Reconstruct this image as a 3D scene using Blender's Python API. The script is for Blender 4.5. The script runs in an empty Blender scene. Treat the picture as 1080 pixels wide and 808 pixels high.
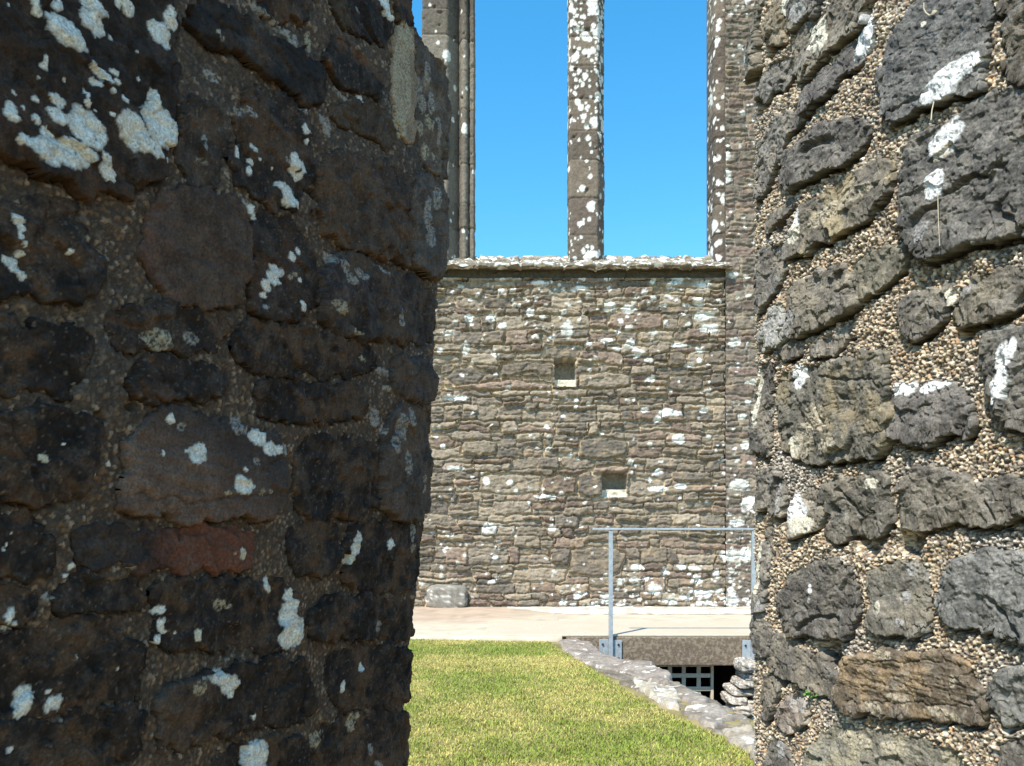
import bpy, math, random
import numpy as np
from mathutils import Vector

random.seed(7)
RNG = np.random.default_rng(7)
C = bpy.context.scene.collection
F, CX, HY, CAMZ = 811.0, 540.0, 570.0, 1.1      # focal length, principal column, horizon row (photo pixels), eye height
R = math.radians

# ------------------------------------------------------------------ noise
def _h(ix, iy, s):
    x = (ix.astype(np.int64) * 374761393 + iy.astype(np.int64) * 668265263 + int(s) * 974711) & 0xFFFFFFFF
    x = ((x ^ (x >> 13)) * 1274126177) & 0xFFFFFFFF
    x = ((x ^ (x >> 15)) * 2246822519) & 0xFFFFFFFF
    return ((x ^ (x >> 16)) & 0xFFFFFF) / float(0x1000000)

def gn(u, v, s=0):
    iu, iv = np.floor(u), np.floor(v)
    fu, fv = u - iu, v - iv
    a, b = fu*fu*fu*(fu*(fu*6-15)+10), fv*fv*fv*(fv*(fv*6-15)+10)
    def g(i, j):
        t = _h(iu+i, iv+j, s) * 2*np.pi
        return np.cos(t)*(fu-i) + np.sin(t)*(fv-j)
    x0 = g(0,0)*(1-a) + g(1,0)*a
    x1 = g(0,1)*(1-a) + g(1,1)*a
    return (x0*(1-b) + x1*b) * 1.5

def fbm(u, v, f, o=4, s=0, gain=.5):
    r, amp, tot = 0, 1.0, 0
    for k in range(o):
        r = r + amp*gn(u*f + 17.3*k, v*f - 9.1*k, s + k*31)
        tot += amp; amp *= gain; f *= 2.03
    return r / tot

def worley(u, v, s=0, jit=.9):
    iu, iv = np.floor(u), np.floor(v)
    f1 = np.full(u.shape, 9.0); f2 = f1.copy(); rid = np.zeros(u.shape); dx = rid.copy(); dy = rid.copy(); rid2 = rid.copy()
    for i in (-1, 0, 1):
        for j in (-1, 0, 1):
            a, b = iu+i, iv+j
            px = a + .5 + jit*(_h(a, b, s)-.5); py = b + .5 + jit*(_h(a, b, s+77)-.5)
            ex, ey = u-px, v-py
            d = np.sqrt(ex*ex + ey*ey)
            m = d < f1
            f2 = np.where(m, f1, np.minimum(f2, d))
            f1 = np.where(m, d, f1); dx = np.where(m, ex, dx); dy = np.where(m, ey, dy)
            rid = np.where(m, _h(a, b, s+191), rid); rid2 = np.where(m, _h(a, b, s+353), rid2)
    return f1, f2, rid, rid2, dx, dy

def facets(u, v, f, s):
    f1, f2, a, b, dx, dy = worley(u*f, v*f, s)
    return (a-.5)*1.6*dx + (b-.5)*1.6*dy + (a-.5)*.35

def sstep(a, b, x):
    t = np.clip((x-a)/(b-a), 0, 1)
    return t*t*(3-2*t)

def lerp(a, b, t):
    return a + (b-a)*t

def chaikin(p):
    p = np.asarray(p, float); q = np.roll(p, -1, 0)
    return np.stack([p*.78+q*.22, p*.22+q*.78], 1).reshape(-1, 2)

def poly_sd(u, v, poly):
    n = len(poly); d = np.full(u.shape, 1e9); ins = np.zeros(u.shape, bool)
    for i in range(n):
        ax, ay = poly[i]; bx, by = poly[(i+1) % n]
        ex, ey = bx-ax, by-ay
        t = np.clip(((u-ax)*ex + (v-ay)*ey) / (ex*ex+ey*ey+1e-12), 0, 1)
        d = np.minimum(d, (u-ax-t*ex)**2 + (v-ay-t*ey)**2)
        c = ((ay > v) != (by > v)) & (u < (bx-ax)*(v-ay)/((by-ay) if abs(by-ay) > 1e-12 else 1e-12) + ax)
        ins ^= c
    d = np.sqrt(d)
    return np.where(ins, d, -d)

# ------------------------------------------------------------------ mesh and object helpers
def raw_mesh(name, v, faces, mat, parent=None, col=None, smooth=True):
    """faces: (n,k) int array, or a list of such arrays"""
    me = bpy.data.meshes.new(name)
    fl = faces if isinstance(faces, list) else [faces]
    v = np.asarray(v, np.float32)
    if parent is not None:
        v = v - np.array(parent.location, np.float32)
    loops = np.concatenate([f.reshape(-1) for f in fl]).astype(np.int32)
    tot = np.concatenate([np.full(len(f), f.shape[1]) for f in fl]).astype(np.int32)
    st = np.concatenate([[0], np.cumsum(tot)[:-1]]).astype(np.int32)
    me.vertices.add(len(v)); me.vertices.foreach_set('co', v.reshape(-1))
    me.loops.add(len(loops)); me.loops.foreach_set('vertex_index', loops)
    me.polygons.add(len(tot)); me.polygons.foreach_set('loop_start', st); me.polygons.foreach_set('loop_total', tot)
    me.update(calc_edges=True)
    me.polygons.foreach_set('use_smooth', np.full(len(tot), smooth))
    if col is not None:
        a = me.attributes.new('Col', 'FLOAT_COLOR', 'POINT')
        c4 = np.ones((len(v), 4), np.float32); c4[:, :3] = np.clip(col, 0, 1)
        a.data.foreach_set('color', c4.reshape(-1))
    me.materials.append(mat)
    me.validate()
    o = bpy.data.objects.new(name, me); C.objects.link(o)
    if parent is not None: o.parent = parent
    return o

def grid_faces(nu, nv, mask=None, flip=False):
    idx = np.arange(nu*nv).reshape(nu, nv)
    a, b, c, d = idx[:-1, :-1], idx[1:, :-1], idx[1:, 1:], idx[:-1, 1:]
    q = np.stack([a, d, c, b] if flip else [a, b, c, d], -1).reshape(-1, 4)
    if mask is not None:
        k = (mask[:-1, :-1] & mask[1:, :-1] & mask[1:, 1:] & mask[:-1, 1:]).reshape(-1)
        q = q[k]
    return q

def compact(v, q, col):
    used = np.unique(q); re = np.full(len(v), -1); re[used] = np.arange(len(used))
    return v[used], re[q], (col[used] if col is not None else None)

class MB:
    """collects simple solids into one mesh"""
    def __init__(s): s.v = []; s.f = []; s.c = []
    def add(s, v, f):
        n = len(s.v); s.v += [tuple(p) for p in v]; s.f += [tuple(i+n for i in t) for t in f]
    def box(s, x0, x1, y0, y1, z0, z1):
        s.add([(x0,y0,z0),(x1,y0,z0),(x1,y1,z0),(x0,y1,z0),(x0,y0,z1),(x1,y0,z1),(x1,y1,z1),(x0,y1,z1)],
              [(0,3,2,1),(4,5,6,7),(0,1,5,4),(1,2,6,5),(2,3,7,6),(3,0,4,7)])
    def prism(s, pts, z0, z1):
        n = len(pts)
        s.add([(x,y,z0) for x,y in pts]+[(x,y,z1) for x,y in pts],
              [tuple(range(n))[::-1], tuple(range(n,2*n))]+[(i,(i+1)%n,n+(i+1)%n,n+i) for i in range(n)])
    def tube(s, a, b, r0, r1=None, n=8):
        r1 = r0 if r1 is None else r1
        a, b = Vector(a), Vector(b); d = (b-a).normalized()
        x = d.orthogonal().normalized(); y = d.cross(x)
        v = [tuple(a + (x*math.cos(t)+y*math.sin(t))*r0) for t in [2*math.pi*i/n for i in range(n)]]
        v += [tuple(b + (x*math.cos(t)+y*math.sin(t))*r1) for t in [2*math.pi*i/n for i in range(n)]]
        s.add(v, [tuple(range(n))[::-1], tuple(range(n,2*n))]+[(i,(i+1)%n,n+(i+1)%n,n+i) for i in range(n)])
    def build(s, name, mat, parent=None, bevel=0, smooth=False):
        me = bpy.data.meshes.new(name)
        off = Vector(parent.location) if parent is not None and parent.parent is None else Vector((0,0,0))
        me.from_pydata([tuple(Vector(p)-off) for p in s.v], [], s.f); me.materials.append(mat)
        if smooth:
            for p in me.polygons: p.use_smooth = True
        o = bpy.data.objects.new(name, me); C.objects.link(o)
        if parent is not None: o.parent = parent
        if bevel:
            m = o.modifiers.new('bevel', 'BEVEL'); m.width = bevel; m.segments = 2; m.limit_method = 'ANGLE'
        return o

def thing(name, label, cat, loc=(0,0,0), group=None):
    o = bpy.data.objects.new(name, None); C.objects.link(o)
    o.location = loc; o.empty_display_size = .1
    o['label'] = label; o['category'] = cat
    if group: o['group'] = group
    return o

# ------------------------------------------------------------------ materials
def new_mat(name):
    m = bpy.data.materials.new(name); m.use_nodes = True
    nt = m.node_tree; b = nt.nodes['Principled BSDF']
    return m, nt, b

def attr_mat(name, rough=.9, scale=180., amount=.35, bump=.25, dist=.002, spec=.25):
    """vertex colour (stone, lichen, mortar pigments) with fine procedural grain and bump"""
    m, nt, b = new_mat(name); N, L = nt.nodes, nt.links
    at = N.new('ShaderNodeAttribute'); at.attribute_name = 'Col'
    tc = N.new('ShaderNodeTexCoord')
    n1 = N.new('ShaderNodeTexNoise'); n1.inputs['Scale'].default_value = scale; n1.inputs['Detail'].default_value = 6; n1.inputs['Roughness'].default_value = .7
    L.new(tc.outputs['Object'], n1.inputs['Vector'])
    mr = N.new('ShaderNodeMapRange'); mr.inputs['From Min'].default_value = .3; mr.inputs['From Max'].default_value = .7
    mr.inputs['To Min'].default_value = 1-amount; mr.inputs['To Max'].default_value = 1+amount
    L.new(n1.outputs['Fac'], mr.inputs['Value'])
    vm = N.new('ShaderNodeVectorMath'); vm.operation = 'SCALE'
    L.new(at.outputs['Color'], vm.inputs[0]); L.new(mr.outputs['Result'], vm.inputs['Scale'])
    L.new(vm.outputs['Vector'], b.inputs['Base Color'])
    b.inputs['Roughness'].default_value = rough; b.inputs['Specular IOR Level'].default_value = spec
    bp = N.new('ShaderNodeBump'); bp.inputs['Strength'].default_value = bump; bp.inputs['Distance'].default_value = dist
    L.new(n1.outputs['Fac'], bp.inputs['Height']); L.new(bp.outputs['Normal'], b.inputs['Normal'])
    return m

def noise_mat(name, c0, c1, scale=20., rough=.9, bump=.3, dist=.004, detail=8, metallic=0., spec=.3, c2=None, scale2=3.):
    m, nt, b = new_mat(name); N, L = nt.nodes, nt.links
    tc = N.new('ShaderNodeTexCoord')
    n1 = N.new('ShaderNodeTexNoise'); n1.inputs['Scale'].default_value = scale; n1.inputs['Detail'].default_value = detail; n1.inputs['Roughness'].default_value = .65
    L.new(tc.outputs['Object'], n1.inputs['Vector'])
    r = N.new('ShaderNodeValToRGB'); r.color_ramp.elements[0].position = .32; r.color_ramp.elements[1].position = .68
    r.color_ramp.elements[0].color = (*c0, 1); r.color_ramp.elements[1].color = (*c1, 1)
    L.new(n1.outputs['Fac'], r.inputs['Fac'])
    out = r.outputs['Color']
    if c2:
        n2 = N.new('ShaderNodeTexNoise'); n2.inputs['Scale'].default_value = scale2; n2.inputs['Detail'].default_value = 4
        L.new(tc.outputs['Object'], n2.inputs['Vector'])
        r2 = N.new('ShaderNodeValToRGB'); r2.color_ramp.elements[0].position = .45; r2.color_ramp.elements[1].position = .62
        r2.color_ramp.elements[0].color = (0,0,0,1); r2.color_ramp.elements[1].color = (1,1,1,1)
        L.new(n2.outputs['Fac'], r2.inputs['Fac'])
        mx = N.new('ShaderNodeMixRGB'); mx.inputs['Color2'].default_value = (*c2, 1)
        L.new(r2.outputs['Color'], mx.inputs['Fac']); L.new(out, mx.inputs['Color1']); out = mx.outputs['Color']
    L.new(out, b.inputs['Base Color'])
    b.inputs['Roughness'].default_value = rough; b.inputs['Metallic'].default_value = metallic; b.inputs['Specular IOR Level'].default_value = spec
    bp = N.new('ShaderNodeBump'); bp.inputs['Strength'].default_value = bump; bp.inputs['Distance'].default_value = dist
    L.new(n1.outputs['Fac'], bp.inputs['Height']); L.new(bp.outputs['Normal'], b.inputs['Normal'])
    return m

M_STONE = attr_mat('near_stone', .9, 240, .46, .8, .0026)
M_MORT = attr_mat('pebble_mortar', .9, 420, .22, .3, .001)
M_FAR = attr_mat('far_masonry', .92, 60, .28, .5, .006)
M_CORE = noise_mat('rubble_core', (.05,.045,.04), (.16,.14,.12), 12)
M_GALV = noise_mat('galvanised_steel', (.33,.36,.38), (.47,.50,.52), 25, .45, .05, .001, 4, .35, .5)
M_BOLT = noise_mat('dark_bolt', (.03,.03,.03), (.07,.065,.06), 60, .6, .1, .001, 3, .5)
M_CONC = noise_mat('aggregate_concrete', (.095,.068,.046), (.21,.158,.11), 55, .92, .6, .006, 10, 0, .2, (.27,.21,.145), 34)
M_TOP = noise_mat('pale_paving', (.45,.38,.285), (.58,.50,.385), 30, .9, .3, .003, 8, 0, .2, (.50,.42,.31), 2.5)
M_GRAVEL = attr_mat('gravel', .95, 110, .16, .5, .004)
M_PAINT = noise_mat('cream_paint', (.52,.45,.32), (.62,.55,.41), 30, .6, .1, .001, 5)
M_SOIL = noise_mat('lawn_soil', (.13,.115,.04), (.28,.23,.10), 14, .95, .6, .01, 8, 0, .1, (.34,.27,.13), 2.2)
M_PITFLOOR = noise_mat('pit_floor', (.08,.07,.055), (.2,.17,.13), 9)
M_GRASS = attr_mat('grass_blades', .7, 40, .15, 0, .001, .1)
M_LEAF = noise_mat('weed_leaf', (.05,.16,.02), (.12,.28,.05), 60, .5, .1)
M_DRY = noise_mat('dry_stem', (.42,.36,.24), (.6,.52,.38), 80, .8, .1)

# ------------------------------------------------------------------ near walls: a plan curve swept up, with stones set in mortar
class Wall:
    def __init__(s, side, phi, px_sil, depth, r1, Lstr, r0=.12, Lfront=.7, Lback=.8, etab=None):
        s.side = side
        th = math.atan((px_sil-CX)/F)
        sg = side                                    # +1: solid on the left, -1: solid on the right
        T = np.array([math.tan(th)*depth, depth])
        def d(a): return np.array([np.sin(a), np.cos(a)])
        def nrm(a): return sg*np.array([np.cos(a), -np.sin(a)])
        cen = T - r1*nrm(th)
        P0 = cen + r1*nrm(phi)                        # arc start
        ds = .002
        pts, al = [], []
        cen0 = (P0 - Lstr*d(phi)) - r0*nrm(phi)
        a_front = sg*R(88); a_end = -sg*R(88)
        start = cen0 + r0*nrm(a_front)
        for t in np.arange(Lfront, 0, -ds): pts.append(start - t*d(a_front)); al.append(a_front)
        k = int(abs(a_front-phi)*r0/ds)
        for a in np.linspace(a_front, phi, k, endpoint=False): pts.append(cen0 + r0*nrm(a)); al.append(a)
        for t in np.arange(0, Lstr, ds): pts.append(P0 - (Lstr-t)*d(phi)); al.append(phi)
        i0 = len(pts)
        k = int(abs(a_end-phi)*r1/ds)
        for a in np.linspace(phi, a_end, k, endpoint=False): pts.append(cen + r1*nrm(a)); al.append(a)
        e = cen + r1*nrm(a_end)
        for t in np.arange(0, Lback, ds): pts.append(e + t*d(a_end)); al.append(a_end)
        s.P = np.array(pts); s.a = np.array(al); s.S = (np.arange(len(pts))-i0)*ds
        s.dir = d(phi); s.Lstr = Lstr
        s.etab = etab
        s.zt = None
        vis = (s.S > -Lstr-.1) & (s.S < abs(th-phi)*r1 + .06)
        s.vs = s.S[vis]; s.vP = s.P[vis]
    def e(s, z):
        return 0*z if s.etab is None else np.interp(z, s.etab[0], s.etab[1])
    def w(s, u): return sstep(-1.0, .0, u)
    def base(s, u, z, h):
        x = np.interp(u, s.S, s.P[:, 0]); y = np.interp(u, s.S, s.P[:, 1]); a = np.interp(u, s.S, s.a)
        k = s.e(z)*s.w(u)
        if s.zt is not None:
            zt = np.interp(u, s.zt[0], s.zt[1]) + .02*gn(u*14, z*0+3.3, 5)
            over = np.maximum(0, z-zt); z = np.minimum(z, zt + .25*over); h = h - over
        nx, ny = s.side*np.cos(a), -s.side*np.sin(a)
        return np.stack([x + k*s.dir[0] + nx*h, y + k*s.dir[1] + ny*h, z], -1)
    def unproject(s, px, py):
        """photo pixel -> (u, z) on the bare wall surface"""
        z = CAMZ + (HY-py)/F*1.6
        for _ in range(4):
            k = float(s.e(np.array(z)))*s.w(s.vs)
            X = s.vP[:, 0]+k*s.dir[0]; Y = s.vP[:, 1]+k*s.dir[1]
            q = CX + F*X/Y
            i = int(np.argmax(q*s.side))
            qq, uu, yy = q[:i+1], s.vs[:i+1], Y[:i+1]
            if s.side < 0: qq = -qq; t = -px
            else: t = px
            if t > qq[-1]:
                u = uu[-1] + (t-qq[-1])*.006; dep = yy[-1]
            elif t < qq[0]:
                g = (uu[1]-uu[0])/(qq[1]-qq[0]); u = uu[0] + (t-qq[0])*g; dep = yy[0]
            else:
                u = np.interp(t, qq, uu); dep = np.interp(t, qq, yy)
            z = CAMZ + (HY-py)/F*dep
        return float(u), float(z)

def ext(x, y):
    if y < -5: y = -75
    if y > 815: y = 880
    if x > 1084: x = 1140
    if x < -12: x = -75
    return x, y

def px_lichens(wall, L):
    out = []
    for (x, y, rx, ry, *o) in L:
        u, z = wall.unproject(x, y)
        u1, _ = wall.unproject(x-rx*wall.side, y); _, z1 = wall.unproject(x, y-ry)
        out.append((u, z, max(abs(u-u1), .002), max(abs(z1-z), .002), o[0] if o else 0))
    return out

LICH = [np.array((.70,.70,.68)), np.array((.40,.35,.26)), np.array((.33,.32,.31)), np.array((.56,.52,.42))]
def paint_lichen(u, z, col, hh, lich, seed, dim=1.0):
    wu = fbm(u, z, 95, 4, seed+3, .6); wv = fbm(u, z, 110, 4, seed+9, .6)
    big = fbm(u, z, 300, 3, seed+5)
    lf1 = worley(u*75, z*75, seed+12)[0]; lobe = (lf1-.42)*1.1 + .45*fbm(u, z, 34, 2, seed+14)
    for (cu, cz, ru, rz, kind) in lich:
        near = (np.abs(u-cu) < ru*1.6+.006) & (np.abs(z-cz) < rz*1.6+.006)
        if not near.any(): continue
        sc = min(1.0, .008/max(ru, rz) + .20)
        d = np.sqrt(((u[near]-cu)/ru)**2 + ((z[near]-cz)/rz)**2) + sc*.62*lobe[near] + sc*.20*wu[near]
        m = sstep(1.06, .97, d)
        if kind == 0:
            m = m*(1 - .8*sstep(.42, .55, big[near]*.9 + .6*wv[near]))
        c = LICH[kind]*np.array(dim)*(1 + .34*big[near][:, None] + .24*wv[near][:, None])
        if kind in (1, 2): m = m*.8*sstep(-.35, .15, wv[near]+big[near]*.6)
        c = c*(1 - .28*sstep(.62, 1.0, d)[:, None]*(kind == 0))
        col[near] = lerp(col[near], c, m[:, None])
        hh[near] += .0013*m*(1+.6*big[near])

def uv_grid(u0, u1, z0, z1, g):
    nu = max(6, int((u1-u0)/g)+1); nz = max(6, int((z1-z0)/g)+1)
    return np.meshgrid(np.linspace(u0, u1, nu), np.linspace(z0, z1, nz), indexing='ij')

def stone_sd(U, Z, poly, seed, warp):
    wu = warp*fbm(U, Z, 22, 4, seed+1, .55); wz = warp*fbm(U, Z, 22, 4, seed+2, .55)
    return poly_sd(U+wu, Z+wz, poly)

def build_stone(wall, parent, poly, st, lich, cracks, seed, g):
    """st: style dict. Returns the mesh object."""
    mn, mx = poly.min(0)-.014, poly.max(0)+.014
    U, Z = uv_grid(mn[0], mx[0], mn[1], mx[1], g)
    sd = stone_sd(U, Z, poly, seed, st['warp']) + st['grow']
    keep = sd > -.0045
    bot = sstep(.1, .8, np.gradient(sd, Z[0, 1]-Z[0, 0], axis=1))
    r = st['r']*(1-.6*bot*st['under'])
    t = np.clip(sd/r, 0, 1)
    prof = (1-(1-t)**st['pw'])**(1/st['pw'])
    cu, cz = poly.mean(0)
    rough = st['amp']
    n = .55*fbm(U, Z, 11, 3, seed+4) + .28*fbm(U, Z, 38, 3, seed+5) + .15*fbm(U, Z, 120, 3, seed+6)
    fa = facets(U+.012*gn(U*30, Z*30, seed), Z+.012*gn(U*30, Z*30, seed+8), 16, seed+7)*.9 + facets(U+.004*gn(U*80, Z*80, seed+1), Z, 47, seed+9)*.32
    # bedding lines inside the stone
    ang = st['bed']; w_ = -math.sin(ang)*(U-cu) + math.cos(ang)*(Z-cz); l_ = math.cos(ang)*(U-cu)+math.sin(ang)*(Z-cz)
    strata = fbm(l_*.18, w_, 70, 4, seed+11, .6)
    h = -.022 + (st['out']+.022)*prof + prof*(rough*(n + st['fac']*fa) + st['strata']*strata
         + st['tilt']*(Z-cz) + st['tiltu']*(U-cu))
    pit = sstep(.30, .55, fbm(U, Z, 60, 2, seed+21))
    h = h - .004*pit*prof*st['pit']
    # colour
    Uc, Zc = U+.45*h, Z-.6*h
    mo = fbm(Uc, Zc, 30, 5, seed+13, .62); mo2 = fbm(U, Z, 9, 3, seed+14)
    fine = fbm(Uc, Zc, 190, 4, seed+15, .75)
    ca, cb = np.array(st['col']), np.array(st['col2'])
    k = sstep(-.35, .45, mo + .7*mo2 + .25*fine)[..., None]
    col = lerp(ca, cb, k)
    if 'col3' in st:
        q = st.get('c3at', None)
        s3 = sstep(.02, .3, mo2*1.2 + .6*mo) if q is None else sstep(-.25, .25, (U-cu)*q[0] + (Z-cz)*q[1] + q[2] + .25*mo)
        col = lerp(col, np.array(st['col3'])*(1+.35*mo[..., None]), s3[..., None]*st.get('c3', .8))
    col = col*(1 + .40*fine[..., None] + .25*strata[..., None]*min(1, st['strata']/.003))
    speck = sstep(.30, .46, fbm(Uc, Zc, 120, 3, seed+16, .6))
    rim = sstep(.35, .8, prof)*sstep(1.0, .93, prof)*sstep(-.2, .3, mo); col = col*(1+st.get('rim', .25)*rim[..., None])
    col = lerp(col, np.array(st['speck']), (speck*st['sp'])[..., None])
    for (pl, wd, dp) in cracks:
        a = np.array(pl); pu = U+.006*gn(U*45, Z*45, seed+30); pz = Z+.006*gn(U*45, Z*45, seed+31)
        dm = np.full(U.shape, 1e9)
        for i in range(len(a)-1):
            e_ = a[i+1]-a[i]; tt = np.clip(((pu-a[i][0])*e_[0]+(pz-a[i][1])*e_[1])/(e_@e_+1e-12), 0, 1)
            dm = np.minimum(dm, np.hypot(pu-a[i][0]-tt*e_[0], pz-a[i][1]-tt*e_[1]))
        c = sstep(wd, wd*.25, dm); h = h - dp*c
    film = sstep(.02, .42, fbm(Uc, Zc, 17, 5, seed+60, .68))*sstep(-.3, .3, fine + .2)
    col = lerp(col, np.array(st.get('filmc', (.24,.23,.215))), (film*st.get('film', .3))[..., None])
    col = col*np.array(st.get('tint', (1,1,1)))
    uu, zz, hh, cc = U.ravel().copy(), Z.ravel().copy(), h.ravel().copy(), col.reshape(-1, 3).copy()
    paint_lichen(uu, zz, cc, hh, lich, seed//7*7 % 50, st.get('dim', 1))
    ov = st['under']*.011*prof*bot*sstep(.035, .0, sd)
    V = wall.base(uu, zz-ov.ravel(), hh)
    q = grid_faces(*U.shape, keep, flip=(wall.side < 0))
    V, q, cc = compact(V, q, cc)
    return raw_mesh('stone', V, q, M_STONE, parent, cc)

def build_wall(wall, parent, polys, styles, default, lich, cracks, mort, g, urange, seed):
    PZ = []
    for i, p in enumerate(polys):
        q = np.array([wall.unproject(*ext(*xy)) for xy in p])
        PZ.append(chaikin(q))
    LU = px_lichens(wall, lich)
    CR = [(np.array([wall.unproject(*xy) for xy in pl]), wd, dp) for (pl, wd, dp) in cracks]
    rs = random.Random(seed)
    sty = []
    for i, p in enumerate(polys):
        st = dict(default); st['out'] *= rs.uniform(.7, 1.25); st['tilt'] = rs.uniform(*default['tl']); st['tiltu'] = rs.uniform(-.05, .05)
        f = rs.uniform(.8, 1.2); st['col'] = tuple(c*f for c in st['col']); st['col2'] = tuple(c*f for c in st['col2'])
        st['bed'] = rs.uniform(-.15, .15)
        sz = min(np.ptp(PZ[i][:, 0]), np.ptp(PZ[i][:, 1]))
        st['r'] = min(st['r'], sz*.33); st['out'] = min(st['out'], sz*.30+.004)
        st.update(styles.get(i, {})); sty.append(st)
        o = build_stone(wall, parent, PZ[i], st, LU, CR, seed*100+i*7, g)
        if 'label' in st: o['label'] = st['label']
    # stones outside the picture, so that the wall goes on when seen from one side
    filler = []
    us = np.arange(wall.S[0]+.05, wall.S[-1]-.05, .17); zs = np.arange(.05, 2.9, .115)
    for j, z in enumerate(zs):
        for u in us + (.085 if j % 2 else 0):
            u_, z_ = u+rs.uniform(-.03, .03), z+rs.uniform(-.015, .015)
            a, b = rs.uniform(.066, .090), rs.uniform(.040, .054)
            if wall.zt is not None and z_+b > np.interp(u_, *wall.zt)+.03: continue
            hit = False
            for q in PZ:
                if q[:, 0].min()-a < u_ < q[:, 0].max()+a and q[:, 1].min()-b < z_ < q[:, 1].max()+b: hit = True; break
            if hit: continue
            if urange[0] < u_ < urange[1]:
                V = wall.base(np.array([u_]), np.array([z_]), np.array([0.]))[0]
                if V[1] > .3:
                    px, py = CX+F*V[0]/V[1], HY-F*(V[2]-CAMZ)/V[1]
                    if -40 < px < 1120 and -20 < py < 850: continue
            t = np.linspace(0, 2*np.pi, 11)[:-1]
            k = np.array([rs.uniform(.85, 1.1) for _ in t])
            ex = np.sign(np.cos(t))*np.abs(np.cos(t))**.6*a*k; ez = np.sign(np.sin(t))*np.abs(np.sin(t))**.6*b*k
            filler.append(np.stack([u_+ex, z_+ez], 1))
    vs, fs, cs, n = [], [], [], 0
    for i, q in enumerate(filler):
        mn, mx = q.min(0)-.012, q.max(0)+.012
        U, Z = uv_grid(mn[0], mx[0], mn[1], mx[1], .006)
        sd = stone_sd(U, Z, chaikin(q), seed+900+i, .01)
        t = np.clip(sd/default['r'], 0, 1); prof = np.sqrt(1-(1-t)**2)
        h = -.022 + (default['out']+.022)*prof + prof*default['amp']*(.6*fbm(U, Z, 14, 4, seed+i*3)+default['fac']*facets(U, Z, 18, seed+i))
        k = sstep(-.4, .4, fbm(U, Z, 30, 4, seed+i))[..., None]
        col = lerp(np.array(default['col']), np.array(default['col2']), k)*rs.uniform(.75, 1.25)
        V = wall.base(U.ravel(), Z.ravel(), h.ravel())
        f = grid_faces(*U.shape, sd > -.008, flip=(wall.side < 0))
        if len(f) == 0: continue
        V, f, c = compact(V, f, col.reshape(-1, 3))
        vs.append(V); fs.append(f+n); cs.append(c); n += len(V)
    if vs:
        raw_mesh('outer_stonework', np.concatenate(vs), np.concatenate(fs), M_STONE, parent, np.concatenate(cs))
    # mortar sheet
    gm = mort['g']
    ua = np.unique(np.round(np.concatenate([np.arange(wall.S[0], urange[0], .005), np.arange(urange[0], urange[1], gm), np.arange(urange[1], wall.S[-1], .006)]), 5))
    za = np.concatenate([np.arange(-.1, .46, .012), np.arange(.46, 3.0, gm)])
    U, Z = np.meshgrid(ua, za, indexing='ij')
    sdu = np.full(U.shape, -1.0)
    for i, q in enumerate(PZ):
        mn, mx = q.min(0)-.05, q.max(0)+.05
        a0, a1 = np.searchsorted(ua, [mn[0], mx[0]]); b0, b1 = np.searchsorted(za, [mn[1], mx[1]])
        if a1 <= a0 or b1 <= b0: continue
        s_ = stone_sd(U[a0:a1, b0:b1], Z[a0:a1, b0:b1], q, seed*100+i*7, sty[i]['warp']) + sty[i]['grow']
        sdu[a0:a1, b0:b1] = np.maximum(sdu[a0:a1, b0:b1], s_)
    low = fbm(U, Z, 7, 3, seed+41); mid = fbm(U, Z, 28, 3, seed+42)
    h = mort['base'] + mort['low']*low + mort['mid']*mid
    c = mort['cell']
    wu = U + .25*c*gn(U/c*.6, Z/c*.6, seed+50); wz = Z + .25*c*gn(U/c*.6, Z/c*.6, seed+51)
    f1, f2, rid, rid2, dx, dy = worley(wu/c, wz/c, seed+43, .95)
    size = .40+.32*rid2
    dome = np.sqrt(np.clip(1-(f1/size)**2, 0, 1))
    smear = sstep(.05, .45, fbm(U, Z, 16, 3, seed+49)); has = (rid2 > mort['bare'])*(1-.55*smear)
    f1b, _, ridb, _, _, _ = worley(wu/c*2.3, wz/c*2.3, seed+47, .95)
    domeb = np.sqrt(np.clip(1-(f1b/.5)**2, 0, 1))
    h = h + mort['dome']*dome*has*(.6+.9*rid) + mort['dome']*.42*domeb*(1-dome*has)*(1-.5*smear)
    pal = np.array(mort['pal']); ci = pal[np.minimum((rid*len(pal)).astype(int), len(pal)-1)]*(.55+.6*rid2[..., None])*mort.get('k', 1)
    cb = pal[np.minimum((ridb*len(pal)).astype(int), len(pal)-1)]*.7*mort.get('k', 1)
    m1 = sstep(.10, .45, dome*has)[..., None]; m2 = sstep(.15, .6, domeb)[..., None]*mort['small']
    mat0 = np.array(mort['mat'])*(1+.5*mid[..., None])
    col = lerp(lerp(mat0, cb, m2), ci, m1)
    grey = sstep(-.05, .5, fbm(U, Z, 5, 3, seed+48))[..., None]
    col = lerp(col, col.mean(-1, keepdims=True)*np.array(mort['drift']), grey*.7)
    # open joint below the stones, mortar sunk behind them
    kz = max(1, int(mort['gap']/gm))
    sh = np.full_like(sdu, -1.0); sh[:, :-kz] = sdu[:, kz:]
    rec = sstep(-.003, .008, sh)*sstep(.012, -.002, sdu)*sstep(-.45, .15, fbm(U, Z, 13, 2, seed+44)+mort['rec0'])
    h = h - mort['rec']*rec
    h = np.where(sdu > .004, h - .05*sstep(.004, .02, sdu), h)
    for (x, y, rr, dp) in mort['holes']:
        u_, z_ = wall.unproject(x, y); rm = rr/F*1.8
        h = h - dp*sstep(1.1, .5, np.hypot((U-u_)*.9, Z-z_)/rm + .35*mid)
    col = lerp(col, col.mean(-1, keepdims=True), mort.get('des', 0))*np.array(mort['tint'])
    hh, cc = h.ravel().copy(), col.reshape(-1, 3).copy()
    paint_lichen(U.ravel(), Z.ravel(), cc, hh, LU, seed+60, default.get('dim', 1))
    V = wall.base(U.ravel(), Z.ravel(), hh)
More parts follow.
